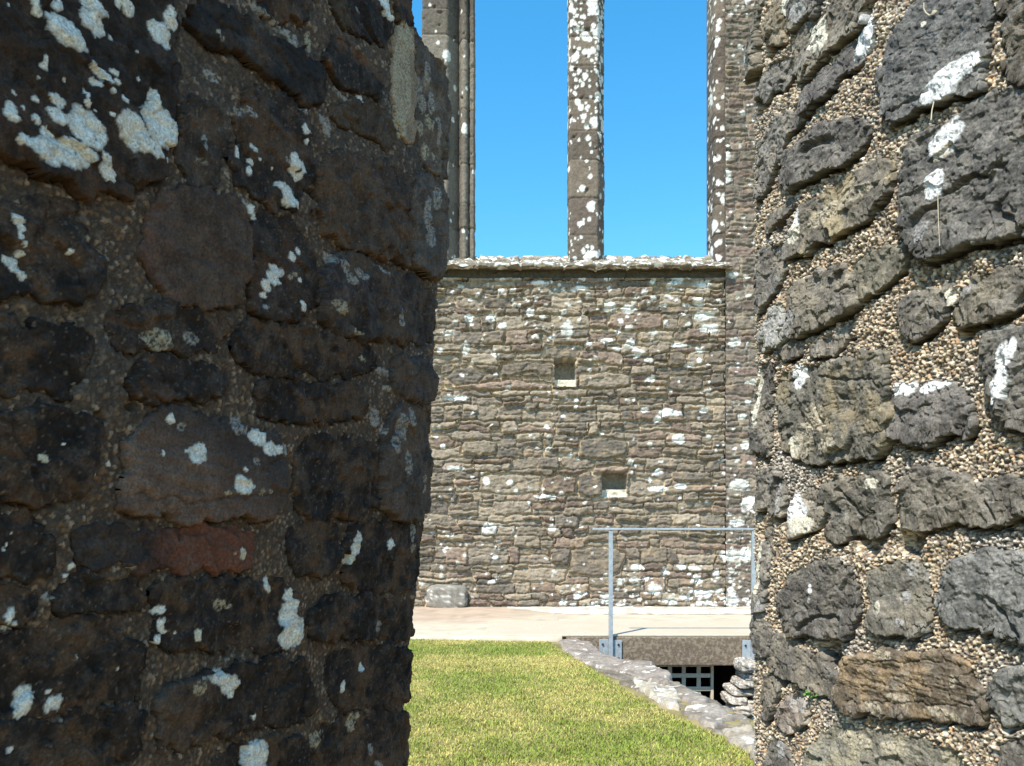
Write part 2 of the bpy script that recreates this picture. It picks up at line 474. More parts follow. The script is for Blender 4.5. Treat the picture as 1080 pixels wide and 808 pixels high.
    f = grid_faces(*U.shape, (sdu < .022) & (Z < np.interp(U, *wall.zt) + .26), flip=(wall.side < 0))
    V, f, cc = compact(V, f, cc)
    raw_mesh('mortar', V, f, M_MORT, parent, cc)

RP = [
 [(806,36),(812,14),(820,3),(833,-8),(836,20),(833,44),(815,42)],
 [(798,-10),(808,-10),(804,35),(806,70),(799,86),(795,60)],
 [(836,-10),(882,-10),(868,8),(848,21),(838,30)],
 [(838,40),(846,26),(868,15),(886,4),(903,-8),(927,-12),(922,12),(900,34),(885,50),(866,66),(851,83),(842,80)],
 [(851,118),(852,100),(868,78),(888,60),(905,42),(915,28),(924,17),(927,28),(923,48),(915,60),(900,73),(880,92),(862,108),(854,120)],
 [(800,98),(804,80),(812,72),(822,60),(832,52),(840,68),(838,80),(832,88),(822,95),(808,102)],
 [(804,190),(805,150),(815,130),(830,120),(845,112),(852,118),(846,132),(834,145),(824,165),(814,195),(805,205)],
 [(826,172),(832,160),(845,148),(855,138),(868,130),(888,124),(905,123),(919,130),(920,148),(912,158),(890,172),(868,181),(848,194),(838,198),(828,186)],
 [(844,222),(862,205),(880,195),(900,182),(920,172),(938,166),(947,172),(945,192),(940,208),(922,224),(898,240),(870,255),(845,266),(832,272),(830,258),(840,240)],
 [(808,238),(812,228),(825,215),(840,208),(838,220),(825,228),(815,240)],
 [(801,300),(801,262),(812,256),(828,258),(835,275),(830,292),(826,300),(818,312),(803,330)],
 [(834,310),(845,298),(862,292),(880,285),(895,275),(902,283),(902,305),(912,315),(908,322),(890,330),(870,342),(858,348),(838,354),(832,335)],
 [(899,290),(908,272),(925,262),(940,255),(956,258),(960,266),(955,282),(938,300),(915,312),(906,308),(904,297)],
 [(803,350),(808,335),(820,322),(831,318),(831,340),(835,352),(822,362),(806,364)],
 [(857,366),(865,358),(885,349),(900,345),(905,352),(890,362),(870,372),(860,374)],
 [(822,372),(835,362),(850,358),(853,366),(838,376)],
 [(848,387),(870,382),(905,374),(935,371),(940,380),(942,410),(944,440),(941,472),(925,478),(895,480),(860,484),(838,482),(829,462),(823,440),(822,415),(825,395)],
 [(800,478),(799,430),(803,392),(812,380),(820,386),(817,420),(817,455),(812,478)],
 [(940,440),(942,415),(950,406),(975,405),(1000,403),(1020,405),(1024,420),(1034,440),(1033,450),(1015,452),(995,458),(975,470),(960,466),(945,458)],
 [(948,322),(965,310),(990,302),(1010,298),(1012,310),(1005,325),(995,335),(985,345),(970,356),(958,345),(952,330)],
 [(1005,332),(1014,316),(1020,300),(1035,292),(1055,285),(1090,276),(1090,310),(1070,322),(1050,333),(1030,338),(1012,338)],
 [(1039,365),(1042,352),(1060,342),(1090,333),(1090,458),(1075,447),(1060,428),(1048,405),(1041,385)],
 [(932,80),(935,60),(944,35),(955,15),(972,-2),(985,-12),(1045,-12),(1048,10),(1044,35),(1045,60),(1043,86),(1028,98),(1000,104),(982,110),(962,120),(944,128),(938,108),(932,95)],
 [(955,190),(958,165),(968,145),(982,132),(1000,125),(1020,115),(1050,98),(1070,90),(1090,88),(1090,248),(1060,248),(1035,255),(1010,265),(990,269),(968,265),(962,250),(956,230)],
 [(1058,-10),(1090,-10),(1090,84),(1068,83),(1064,60),(1066,40),(1058,25)],
 [(868,520),(875,508),(890,502),(920,500),(938,498),(945,515),(945,540),(940,560),(925,566),(905,562),(890,568),(874,560),(880,540)],
 [(834,556),(838,530),(848,516),(862,510),(869,520),(872,540),(866,552),(855,558),(845,566)],
 [(802,530),(802,500),(810,494),(820,492),(830,498),(832,520),(830,540),(820,542),(812,534)],
 [(802,620),(806,560),(812,544),(817,548),(816,580),(812,610),(808,640),(802,640)],
 [(953,520),(962,498),(980,490),(1000,496),(1025,503),(1045,505),(1065,497),(1090,490),(1090,540),(1065,542),(1050,550),(1030,548),(1000,550),(975,556),(958,552)],
 [(820,635),(828,615),(840,600),(860,590),(880,588),(900,596),(911,610),(912,635),(910,655),(895,668),(870,671),(850,668),(840,665),(828,652)],
 [(919,605),(935,594),(955,590),(975,590),(984,605),(985,640),(983,660),(960,664),(935,662),(922,650)],
 [(995,625),(998,605),(1008,588),(1025,578),(1050,576),(1075,582),(1090,590),(1090,674),(1070,668),(1050,660),(1025,658),(1005,655),(997,645)],
 [(797,655),(803,645),(812,655),(817,672),(813,690),(805,685),(798,672)],
 [(815,668),(828,670),(850,684),(870,694),(884,706),(890,720),(888,739),(875,732),(855,720),(835,712),(818,704),(813,692)],
 [(891,710),(900,695),(925,688),(955,684),(985,684),(1012,686),(1026,695),(1030,715),(1042,735),(1048,758),(1020,758),(985,754),(950,748),(915,748),(896,746),(890,728)],
 [(1046,725),(1052,708),(1070,698),(1090,694),(1090,768),(1070,758),(1055,750)],
 [(820,750),(828,735),(840,726),(855,735),(858,748),(850,760),(838,768),(825,765)],
 [(858,795),(868,775),(885,763),(910,765),(945,772),(985,780),(1010,792),(1030,808),(1035,830),(870,830),(856,810)],
 [(808,790),(815,772),(828,778),(838,795),(842,830),(805,830)],
 [(806,735),(808,712),(815,706),(824,725),(818,745),(810,760)],
 [(1060,785),(1075,778),(1090,776),(1090,830),(1062,830),(1052,808)],
]
RL = [(862,42,4,16,3),(872,28,5,10,3),(875,42,4,9,3),(868,50,3,4,3),(848,12,8,8,2),(846,234,4,13),(843,248,7,8,3),(846,398,7,12),
 (952,411,9,7),(966,410,6,8),(985,409,12,6),(1000,407,8,4),(1005,148,19,18),(996,197,11,15),(985,246,8,10,2),(1016,78,24,13),(1033,68,12,10),(995,96,13,9),
 (1012,88,18,9),(1067,380,10,18),(1066,402,11,14),(1064,416,6,7),(1078,368,4,12),(918,30,6,14),(912,45,9,13),(921,38,5,14),(910,55,6,6),
 (846,545,11,15,0),(852,552,12,9,3),(842,530,6,12,0),(860,622,2.6,5.5),(858,632,2,5,2),(797,55,2.6,20),(797,112,2.2,14),(834,6,4,9,3),
 (885,222,14,9,1),(870,232,12,9,1),(912,205,16,7,1),(844,470,7,9,3),(852,468,9,14,1),(873,448,8,6,1),(862,440,12,14,1),
 (838,340,7,12,2),(820,342,12,18,2),(1026,306,7,6,2),(976,26,3,3,3),(826,525,3,14,2),(1008,310,6,7,3),(1003,163,10,7,1),(880,470,12,8,1),(925,510,9,6,3),
 (965,600,8,7,2),(935,640,3,6,3),(960,630,5,10,2),(915,570,5,4,3),(958,655,4,3,2),(808,640,3,10,2),(940,690,11,5,1),(1012,718,3,7,1),(955,735,14,4,1),(930,742,10,4,1),(1000,748,18,4,1),
 (905,780,18,8,1),(950,790,16,8,1),(846,742,8,8,2),(826,790,5,9,2),(804,600,2.5,30,3),(803,420,2.5,30,3)]
RC = [([(1006,206),(1022,196),(1040,187)],.008,.016),([(1045,187),(1058,180),(1070,176)],.006,.010),([(972,240),(982,226),(1000,218)],.011,.016),([(1062,222),(1072,232),(1085,236)],.010,.012),
 ([(852,395),(862,418),(872,446),(876,462)],.006,.009),([(890,418),(900,421)],.006,.010),([(868,396),(900,402),(928,398),(936,410)],.004,.007),([(975,432),(990,426)],.003,.006),
 ([(1050,630),(1066,645),(1085,668)],.006,.009),([(1045,530),(1055,542)],.005,.008),([(846,662),(870,650),(892,652)],.008,.013),([(852,640),(866,655)],.006,.008),
 ([(852,160),(866,150),(880,148)],.014,.018),([(880,535),(888,538)],.010,.014),([(888,515),(902,528),(912,545)],.006,.010),([(815,92),(830,82)],.004,.010),
 ([(945,118),(975,104),(990,97)],.004,.006),([(944,60),(970,44),(1000,30)],.002,.003),([(958,210),(980,200)],.003,.006),([(905,312),(905,300),(890,310)],.004,.010),
 ([(985,120),(1005,150),(1040,120)],.0,.0),([(897,700),(940,698),(1000,697)],.002,.003),([(895,722),(950,724),(1030,722)],.0015,.002),([(900,738),(960,740),(1035,744)],.002,.004)]
LP = [
 [(-20,-10),(175,-10),(182,30),(185,60),(182,100),(178,150),(165,178),(140,195),(110,203),(80,195),(40,180),(0,160),(-20,150)],
 [(200,5),(215,-3),(240,8),(270,30),(300,48),(335,68),(342,85),(338,105),(325,109),(308,98),(285,82),(262,66),(235,52),(212,42),(200,25)],
 [(255,-10),(330,-10),(325,10),(315,22),(295,18),(270,8)],
 [(348,-10),(405,-10),(413,22),(408,45),(392,40),(370,28),(350,15)],
 [(342,50),(352,42),(375,55),(398,68),(402,85),(395,100),(372,95),(352,80),(343,68)],
 [(347,112),(365,108),(395,108),(410,125),(418,145),(408,155),(385,140),(360,128)],
 [(265,100),(280,96),(300,105),(318,120),(326,140),(330,165),(325,190),(318,210),(300,222),(285,215),(262,200),(246,190),(243,165),(248,140),(255,115)],
 [(186,120),(200,108),(225,112),(240,122),(238,160),(234,190),(210,196),(190,185)],
 [(332,205),(335,180),(345,165),(365,160),(395,170),(425,180),(436,195),(434,240),(430,275),(410,272),(375,262),(350,252),(335,240)],
 [(432,210),(437,190),(445,180),(460,192),(467,200),(467,240),(464,280),(455,293),(440,285),(431,270),(430,240)],
 [(438,70),(437,40),(445,42),(455,58),(467,74),(474,95),(474,180),(462,188),(448,175),(440,150),(437,110)],
 [(414,35),(425,27),(435,34),(436,70),(434,110),(437,140),(432,152),(422,140),(414,100),(412,60)],
 [(-20,205),(40,210),(75,215),(82,235),(98,255),(105,280),(102,300),(90,312),(50,315),(20,308),(-20,300)],
 [(165,215),(172,198),(200,200),(235,208),(254,215),(258,240),(256,280),(254,310),(240,322),(205,318),(180,312),(160,290),(148,265),(150,240)],
 [(260,225),(280,222),(305,230),(322,245),(332,270),(334,300),(332,325),(310,332),(285,335),(262,325),(260,290)],
 [(337,290),(345,270),(365,266),(385,270),(402,285),(425,286),(445,300),(461,325),(461,345),(452,362),(430,360),(400,355),(370,355),(345,350),(336,330)],
 [(115,345),(130,328),(165,324),(200,326),(235,335),(240,355),(225,365),(190,368),(150,362),(120,358)],
 [(-20,345),(20,345),(60,342),(95,350),(95,370),(88,395),(80,412),(50,412),(20,405),(-20,405)],
 [(135,400),(145,382),(175,376),(215,380),(240,392),(235,412),(200,415),(160,420),(140,415)],
 [(245,362),(252,342),(290,344),(330,350),(365,356),(392,370),(395,385),(370,394),(330,396),(290,394),(255,385)],
 [(410,390),(420,378),(435,374),(450,383),(460,398),(459,412),(450,424),(432,422),(415,410)],
 [(270,420),(278,402),(320,403),(360,406),(385,415),(382,435),(350,442),(310,440),(280,438)],
 [(-20,438),(10,432),(60,435),(95,438),(108,450),(100,470),(96,500),(92,515),(60,525),(20,522),(-20,520)],
 [(128,485),(132,468),(150,450),(160,432),(180,430),(215,440),(245,445),(275,455),(297,470),(298,490),(292,530),(285,543),(250,540),(200,545),(160,540),(130,535),(129,510)],
 [(310,480),(318,462),(350,460),(385,466),(394,475),(396,510),(392,535),(370,542),(335,545),(312,535)],
 [(400,470),(408,440),(418,430),(435,427),(454,436),(458,455),(455,495),(449,520),(440,545),(420,545),(402,540),(399,510)],
 [(82,575),(88,555),(120,553),(170,556),(220,556),(255,562),(265,580),(258,595),(220,598),(170,597),(120,598),(85,595)],
 [(-20,545),(20,540),(45,550),(52,575),(45,600),(25,608),(-20,608)],
 [(300,570),(308,552),(330,548),(352,550),(358,575),(352,598),(330,602),(308,598)],
 [(362,575),(370,552),(400,549),(438,551),(449,565),(448,590),(442,608),(427,622),(400,624),(375,618),(362,600)],
 [(55,630),(65,612),(100,608),(145,610),(152,625),(145,638),(110,642),(70,642)],
 [(160,645),(165,622),(190,612),(240,610),(285,612),(310,622),(315,650),(312,675),(290,685),(240,682),(195,684),(165,676)],
 [(325,650),(335,632),(370,628),(410,629),(434,634),(441,650),(438,665),(420,671),(380,671),(340,674),(325,668)],
 [(-20,668),(10,672),(30,660),(70,655),(115,655),(130,672),(145,690),(145,715),(140,735),(110,740),(60,752),(20,757),(-20,757)],
 [(-20,770),(30,764),(70,757),(120,748),(145,748),(148,775),(140,790),(110,800),(60,815),(30,830),(-20,830)],
 [(163,740),(170,728),(195,715),(225,705),(265,700),(310,698),(328,710),(330,740),(325,752),(290,760),(250,768),(215,775),(180,785),(165,780)],
 [(340,720),(345,690),(370,680),(405,680),(432,690),(438,710),(435,725),(422,740),(390,744),(355,744)],
 [(225,805),(240,790),(270,780),(300,775),(325,790),(330,830),(225,830)],
 [(325,775),(340,762),(375,752),(410,748),(428,754),(433,790),(433,830),(330,830),(322,800)],
 [(-20,615),(5,618),(28,625),(30,645),(10,655),(-20,655)],
]
LP.append([(416,20),(414,-10),(428,-8),(434,6),(431,18),(424,24)])
LL = [(61,38,20,15),(50,28,10,10),(72,48,10,8),(88,6,18,8),(90,26,14,13),(28,6,5,7),(30,17,6,5),(52,8,7,7),(128,9,8,9),(119,6,4,6),(163,38,13,13),(174,22,8,11),(110,42,3,3),
 (40,69,3,8),(35,73,3,3),(32,85,2,2),(60,87,2,2),(90,70,3,4),(98,80,6,4),(110,79,6,3),(104,87,6,5),(93,90,6,4),(115,90,5,3),(108,99,3,3),(122,107,4,4),(82,102,2.5,5),(83,113,4,4),(7,101,3,2),(30,108,5,3),
 (53,109,8,6),(16,117,2.5,3),(2,122,8,11),(28,128,5,6),(16,151,8,6),(84,140,22,20),(52,125,10,8),(42,148,8,10),(40,162,19,13),(68,163,22,12),(60,170,18,8),(134,142,19,19),(163,135,20,22),(158,108,6,12),(150,155,17,9),(102,168,7,6),(107,183,10,9),
 (173,152,6,5),(171,171,2,4),(92,120,2,2),(108,124,3,2),(135,58,2,1.5),(142,85,2,3),(0,8,0.1,0.1),
 (248,160,3,8),(265,157,4,4),(262,172,3,4),(260,181,3,5),(318,138,4,5),(320,150,2,3),(308,173,6,12),(317,178,4,6),(312,186,5,5),(272,169,2,2),(297,200,7,6),(301,206,9,11),(292,196,4,5),(310,214,4,4),(263,222,4,6),(267,228,3,4),(285,178,1,1),
 (307,271,4,5),(314,265,3,4),(288,286,8,7),(283,294,8,8),(276,302,6,6),(273,312,3,3),(309,289,3,3,1),(303,293,2.5,3,1),(314,296,2,3),(315,323,4,5),(275,324,3,2,2),
 (199,357,9,6,2),(163,360,17,9,1),(170,352,10,5,1),(14,233,7,5),(17,241,4,6),(16,250,3,4),(20,259,2,3),(8,275,8,6),(13,283,6,6),(20,291,6,5),(17,268,3,4),(70,266,3,3),(91,252,4,3,1),(110,270,3,4,2),
 (176,442,4.5,5),(201,481,10,10),(205,475,8,8),(248,450,9,9,2),(267,461,9,9),(279,474,8,8),(288,474,6,5),(249,513,9,9),(245,505,5,5),(250,495,3,3),(232,521,4,3,1),(278,519,3,2,1),(268,519,3,3,1),(264,487,3,4,2),(296,474,4,8,2),(187,450,3,4,2),(190,476,2,2),(166,478,2,3),(246,505,3,3),
 (42,483,5,5,3),(113,489,3,3),(63,469,1.5,1.5),(95,500,2,2),(165,643,6,5),(166,659,5,6),(163,672,4,5),(170,666,3,3),(181,667,1.5,1.5),(250,583,4,6,3),(241,584,2,2,1),(279,615,4,7),(283,621,3,4),(303,628,4,8),(306,642,9,10),(303,652,9,10),(310,660,10,10),(306,670,14,13),
 (202,668,3,5,3),(228,637,5,6,1),(237,639,3,2,1),(372,568,6,8),(370,578,6,8),(363,589,4,6,3),(408,574,3,7),(434,562,2.5,9,2),(434,578,2,6,2),(5,648,5,7),(7,662,6,3),(10,655,2,2),(0,580,3,2),(3,575,2,2),(7,563,2,1.5),(74,597,3,3),(135,598,3,2),(68,607,3,2),(48,630,6,4,2),(65,605,2,2,2),
 (25,733,9,10),(22,744,9,9),(18,751,6,5),(54,740,9,7),(48,744,5,5),(49,729,3,3),(7,791,3.5,3.5),(77,692,1.2,1.2),(120,705,1.5,1.5),(224,713,9,7),(236,722,10,10),(230,716,8,7),(239,732,5,4),(211,714,6,2.5,2),(202,725,7,8,1),(268,797,13,16),(264,790,8,8),(263,755,2.5,2.5),
 (361,724,1.8,6),(380,704,1.8,5),(369,763,3.5,12,1),(374,756,2.5,6,1),(331,780,6,8,1),(395,806,3,4,2),(397,660,4,5,2),(388,790,2,6,2),(340,772,3,2,2),
 (407,12,5,12),(403,4,5,8),(422,90,9,55,1),(425,40,8,14,1),(420,130,6,14,1),(450,130,3,8,1),(441,135,4,7,1),(455,168,3,6,1),(447,160,3,8,1),(379,10,3,2,2),(379,104,3,2.5),(343,130,7,6,2),(345,138,5,7,2),
 (365,295,6,6,2),(357,282,7,6,2),(345,272,6,6,2),(376,290,8,5,2),(420,335,3,10,2),(400,285,9,4,2),(350,325,10,7,1),(370,350,5,3,1),(379,379,4,3,1),(403,392,8,4,2),(408,410,6,3,1),(395,440,5,10,2),(402,454,3,5,2),(431,440,4,10,2),(443,510,3,10,2),(420,450,6,14,2),(413,470,4,10,2),(425,490,4,14,2),
 (255,215,3,3,2),(300,170,3,3,2),(215,150,2,8,2),(213,170,6,4,2),(225,40,5,4,1),(222,80,7,5,2),(260,120,7,5,2),(250,118,5,4,2),(300,38,4,2,2),(290,28,8,5,2),(325,45,4,10,1),(305,40,8,6,2),(275,15,12,4,2),(360,100,7,3,2),(318,118,4,3,2),
 (440,95,3,12,2),(447,80,3,14,2),(452,110,3,12,2),(459,140,3,16,2),(444,110,3,10,2),(456,210,4,14,2),(446,225,4,18,2),(449,250,5,14,2)]

# left wall -------------------------------------------------------
sil = [(-60,470),(200,468),(290,461),(400,456),(500,451),(600,441),(700,430),(808,426),(900,424)]
ez = [CAMZ+(HY-y)/F*2.0 for y, x in sil][::-1]; ee = [(x-460)*.00484 for y, x in sil][::-1]
WL = Wall(+1, R(25), 460, 2.0, .15, 1.42, etab=(ez, ee))
tops = [WL.unproject(x, y) for x, y in [(-60,-75),(100,-75),(250,-75),(395,-65),(412,-50),(424,-30),(432,2),(437,30),(447,46),(456,62),(466,76),(471,92)]]
WL.zt = (np.array([WL.S[0]]+[t[0] for t in tops]+[tops[-1][0]+.05, WL.S[-1]]), np.array([tops[0][1]]+[t[1] for t in tops]+[2.25, 2.15]))
left = thing('rubble_wall', 'shaded dark rubble wall with grey white lichen blotches filling the left side', 'wall', (-.9, 1.4, 0))
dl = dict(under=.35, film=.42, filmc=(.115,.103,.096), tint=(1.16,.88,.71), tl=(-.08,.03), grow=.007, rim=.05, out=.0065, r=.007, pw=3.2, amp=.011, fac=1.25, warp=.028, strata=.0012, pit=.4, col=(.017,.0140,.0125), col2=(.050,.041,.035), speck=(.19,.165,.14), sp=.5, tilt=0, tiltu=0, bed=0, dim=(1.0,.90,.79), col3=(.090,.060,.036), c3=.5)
SL = {
 0: dict(col=(.018,.0145,.0125), col2=(.038,.030,.025), col3=(.075,.045,.024), c3at=(0,-1.6,-.22), c3=.8, sp=.1, out=.016, label='large dark block with big white lichen blotches'),
 1: dict(col=(.016,.0135,.012), col2=(.032,.026,.022), sp=.08, out=.012, c3=.15),
 4: dict(col3=(.11,.055,.02), c3=.7), 3: dict(col3=(.055,.045,.025), c3=.6), 5: dict(col=(.05,.04,.03), col2=(.075,.06,.045), col3=(.05,.045,.03)),
 7: dict(out=.002, col=(.035,.031,.028), col2=(.075,.065,.058), sp=.6),
 8: dict(col=(.045,.034,.026), col2=(.090,.072,.056), col3=(.095,.060,.030), out=.012),
 9: dict(col=(.065,.060,.055), col2=(.115,.108,.100), out=.016, c3=.05, label='bluish grey corner stone'),
 10: dict(col=(.070,.062,.055), col2=(.15,.14,.12), out=.008, c3=.1, sp=.5),
 11: dict(col=(.20,.175,.135), col2=(.27,.24,.19), out=.006, c3=.05, amp=.003, sp=.2, label='smooth pale plastered strip'),
 13: dict(col=(.048,.037,.031), col2=(.086,.068,.056), col3=(.12,.072,.062), c3at=(-3.0,0,-.28), out=.010, fac=.25, sp=.2),
 14: dict(col3=(.05,.03,.018), c3=.6),
 15: dict(col=(.030,.027,.028), col2=(.075,.068,.066), out=.012, r=.03, col3=(.07,.05,.03)),
 16: dict(out=.004), 18: dict(out=.006, col3=(.07,.04,.02), c3=.6),
 20: dict(out=.012, r=.025, col=(.035,.033,.035), col2=(.08,.078,.08)),
 23: dict(col=(.098,.074,.061), col2=(.160,.125,.105), col3=(.034,.032,.034), c3at=(1.2,3.2,-.02), c3=.9, strata=.004, out=.014, fac=.4, sp=.15, label='pinkish grey block with white lichen spots'),
 25: dict(col=(.05,.045,.042), col2=(.10,.092,.086), out=.012, sp=.4),
 26: dict(col=(.030,.026,.026), col2=(.042,.036,.034), col3=(.125,.058,.040), c3at=(3.2,-.8,.06), c3=.9, out=.008, sp=.12, label='narrow block with reddish right half'),
 35: dict(col3=(.085,.065,.05), c3at=(-3,-1,-.3), out=.012, c3=.8),
}
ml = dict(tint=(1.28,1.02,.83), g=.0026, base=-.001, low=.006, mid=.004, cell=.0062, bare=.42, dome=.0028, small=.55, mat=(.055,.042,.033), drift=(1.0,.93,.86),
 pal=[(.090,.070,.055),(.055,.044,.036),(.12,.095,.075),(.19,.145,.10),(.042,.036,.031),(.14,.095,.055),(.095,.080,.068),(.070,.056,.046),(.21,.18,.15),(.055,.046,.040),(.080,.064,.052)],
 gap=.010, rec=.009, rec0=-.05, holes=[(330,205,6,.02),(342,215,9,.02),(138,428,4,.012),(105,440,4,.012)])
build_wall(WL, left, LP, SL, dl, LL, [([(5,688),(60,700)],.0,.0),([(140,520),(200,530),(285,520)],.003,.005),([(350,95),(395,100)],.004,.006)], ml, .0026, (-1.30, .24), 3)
def wall_core(W, parent, xb):
    """solid rubble behind the faced wall, its broken top following the wall's own height"""
    k = np.arange(0, len(W.S), 10); n = len(k)
    nx, ny = W.side*np.cos(W.a[k]), -W.side*np.sin(W.a[k])
    zt = np.interp(W.S[k], *W.zt) - .035 + .02*gn(W.S[k]*9, W.S[k]*0, 6)
    e_ = W.e(zt)*W.w(W.S[k])
    fx_, fy_ = W.P[k, 0]+e_*W.dir[0]-.06*nx, W.P[k, 1]+e_*W.dir[1]-.06*ny
    m = 14; T = np.linspace(0, 1, m)[None, :]
    xm = np.minimum if W.side > 0 else np.maximum
    X = fx_[:, None]*(1-T) + xm(fx_, xb)[:, None]*T; Y = fy_[:, None] + 0*T
    Z = zt[:, None] + .05*fbm(X, Y, 6, 3, 12) + .02*facets(X, Y, 9, 13) - .03*T
    e0 = W.e(np.full(n, .5))*W.w(W.S[k])
    bx, by = W.P[k, 0]+e0*W.dir[0]-.06*nx, W.P[k, 1]+e0*W.dir[1]-.06*ny
    V = np.concatenate([np.stack([X, Y, Z], -1).reshape(-1, 3), np.stack([bx, by, bx*0-.1], -1)])
    q = grid_faces(n, m, flip=(W.side > 0)); idx = np.arange(n)*m
    s_ = np.stack([idx[:-1], idx[1:], n*m+np.arange(1, n), n*m+np.arange(n-1)], -1)
    raw_mesh('wall_core', V, np.concatenate([q, s_]), M_CORE, parent)
wall_core(WL, left, -1.6)
# unseen tall blocks added behind the viewer's left to shade the splay
AZ, EL = R(36), R(53)
sd_ = np.array([-math.sin(AZ), -math.cos(AZ)]); lat = np.array([sd_[1], -sd_[0]])
def block(o, l0, l1, t0, t1):
    p = [o + sd_*t0 + lat*l0, o + sd_*t1 + lat*l0, o + sd_*t1 + lat*l1, o + sd_*t0 + lat*l1]
    return [tuple(q) for q in p]
o_ = np.array([-.78, .84])
def lat_sign():
    return 1 if lat[0] < 0 else -1
ls = lat_sign()
shade_mb = MB()
shade_mb.prism(block(o_, 0, ls*.55, .12, .90), -.1, 3.2)
shade_mb.prism(block(o_, ls*.10, ls*.38, .92, 1.9), -.1, 5.2)
shade_mb.build('shade_blocks', M_CORE, left, .03)

# right wall ------------------------------------------------------
WR = Wall(-1, R(-18), 800, 2.0, .10, 1.15)
tops = [WR.unproject(x, y) for x, y in [(1140,-75),(1000,-75),(900,-72),(803,-70)]]
WR.zt = (np.array([WR.S[0]]+[t[0] for t in tops]+[WR.S[-1]]), np.array([tops[0][1]]+[t[1] for t in tops]+[tops[-1][1]]))
right = thing('rubble_wall', 'sunlit rubble wall of grey stones set in coarse pebbly mortar on the right', 'wall', (1.1, 1.5, 0))
dr = dict(under=1.0, film=.45, filmc=(.27,.262,.245), tint=(1.10,1.06,1.0), tl=(-.17,-.03), grow=.004, rim=.3, out=.0125, r=.0125, pw=2.7, amp=.013, fac=1.15, warp=.024, strata=.0020, pit=.8, col=(.085,.080,.073), col2=(.215,.20,.178), speck=(.30,.28,.24), sp=.35, tilt=0, tiltu=0, bed=0, col3=(.19,.165,.125), c3=.35, dim=1.0)
SR = {
 0: dict(col=(.16,.13,.09), col2=(.26,.22,.16)), 1: dict(col=(.10,.09,.07), col2=(.2,.18,.15)),
 3: dict(col=(.12,.105,.085), col2=(.21,.19,.155), bed=-.35), 4: dict(col=(.075,.07,.068), col2=(.13,.122,.118), c3=.1, bed=-.5),
 7: dict(col=(.058,.054,.050), col2=(.135,.127,.118), c3=.1, out=.018, bed=-.3),
 8: dict(col=(.11,.10,.085), col2=(.20,.18,.14), col3=(.30,.25,.16), c3=.7, out=.017, bed=-.3),
 11: dict(col=(.11,.10,.085), col2=(.19,.175,.145), out=.022), 12: dict(col=(.12,.112,.09), col2=(.20,.19,.15)),
 13: dict(col=(.22,.22,.20), col2=(.36,.36,.33), c3=.1, label='pale grey lichened corner stone'),
 16: dict(col=(.10,.095,.082), col2=(.175,.165,.135), col3=(.24,.19,.11), c3=.45, out=.017, fac=1.2, label='large fractured block with tan stains'),
 18: dict(col=(.085,.08,.076), col2=(.15,.142,.135), c3=.1, out=.017, label='grey block with white lichen along its top'),
 19: dict(col=(.10,.092,.082), col2=(.17,.16,.14), out=.015), 20: dict(col=(.11,.10,.085), col2=(.18,.165,.135)),
 21: dict(col=(.085,.083,.078), col2=(.14,.136,.125), c3=.15, out=.022),
 22: dict(col=(.075,.075,.074), col2=(.155,.155,.150), c3=.05, bed=.5, strata=.003, out=.015, fac=.55, sp=.25, label='big slate grey block with white lichen on its lower edge'),
 23: dict(col=(.068,.066,.064), col2=(.150,.144,.133), c3=.12, out=.022, r=.02, fac=1.1, bed=.3, label='biggest dark block with two white lichen discs and a crack'),
 24: dict(col=(.05,.042,.03), col2=(.11,.10,.085), out=.01),
 25: dict(col=(.085,.08,.07), col2=(.16,.15,.13), c3=.3, fac=1.3), 26: dict(col=(.2,.18,.15), col2=(.34,.31,.26), c3=.2),
 29: dict(col=(.10,.092,.082), col2=(.175,.162,.14), out=.018, c3=.2),
 30: dict(col=(.075,.07,.066), col2=(.14,.132,.118), c3=.12, out=.017, r=.02), 31: dict(col=(.11,.105,.093), col2=(.185,.175,.15)),
 32: dict(col=(.09,.092,.092), col2=(.185,.188,.184), c3=.03, out=.019, r=.02, fac=.7, strata=.003, bed=-.2, label='smooth bluish grey boulder'),
 34: dict(col=(.10,.093,.085), col2=(.18,.165,.14), bed=.6),
 35: dict(col=(.090,.072,.054), col2=(.175,.142,.105), col3=(.30,.21,.11), c3=.33, strata=.006, fac=.35, out=.022, label='brown banded block with orange streaks'),
 36: dict(col=(.10,.102,.10), col2=(.17,.172,.165), c3=.05, r=.02), 37: dict(col=(.17,.14,.125), col2=(.28,.25,.225), r=.02),
 38: dict(col=(.135,.13,.11), col2=(.23,.22,.175), c3=.3, col3=(.30,.27,.18)),
}
mr = dict(des=.24, tint=(1.0,.965,.935), k=1.03, g=.0016, base=.0025, low=.007, mid=.004, cell=.0057, bare=.24, dome=.0064, small=.75, mat=(.075,.058,.044), drift=(1.0,.95,.87),
 pal=[(.46,.35,.20),(.60,.49,.31),(.34,.26,.17),(.68,.60,.45),(.20,.16,.12),(.52,.30,.13),(.38,.34,.28),(.50,.39,.24),(.28,.24,.19),(.62,.50,.33),(.42,.31,.19),(.15,.125,.10),(.56,.45,.28),(.66,.56,.40)],
 gap=.018, rec=.034, rec0=.28, holes=[(817,54,9,.045),(806,112,11,.05),(826,238,9,.04),(806,200,6,.03),(834,275,4,.03),(810,370,9,.04),(851,84,6,.03),(875,688,16,.045),(888,536,8,.03),(812,485,6,.03),(822,548,8,.03),(810,628,6,.03),(828,718,9,.04),(1022,350,9,.03),(918,572,14,.03),(965,572,14,.03),(905,282,5,.03)])
build_wall(WR, right, RP, SR, dr, RL, RC, mr, .0016, (-1.02, .16), 5)
wall_core(WR, right, 1.65)

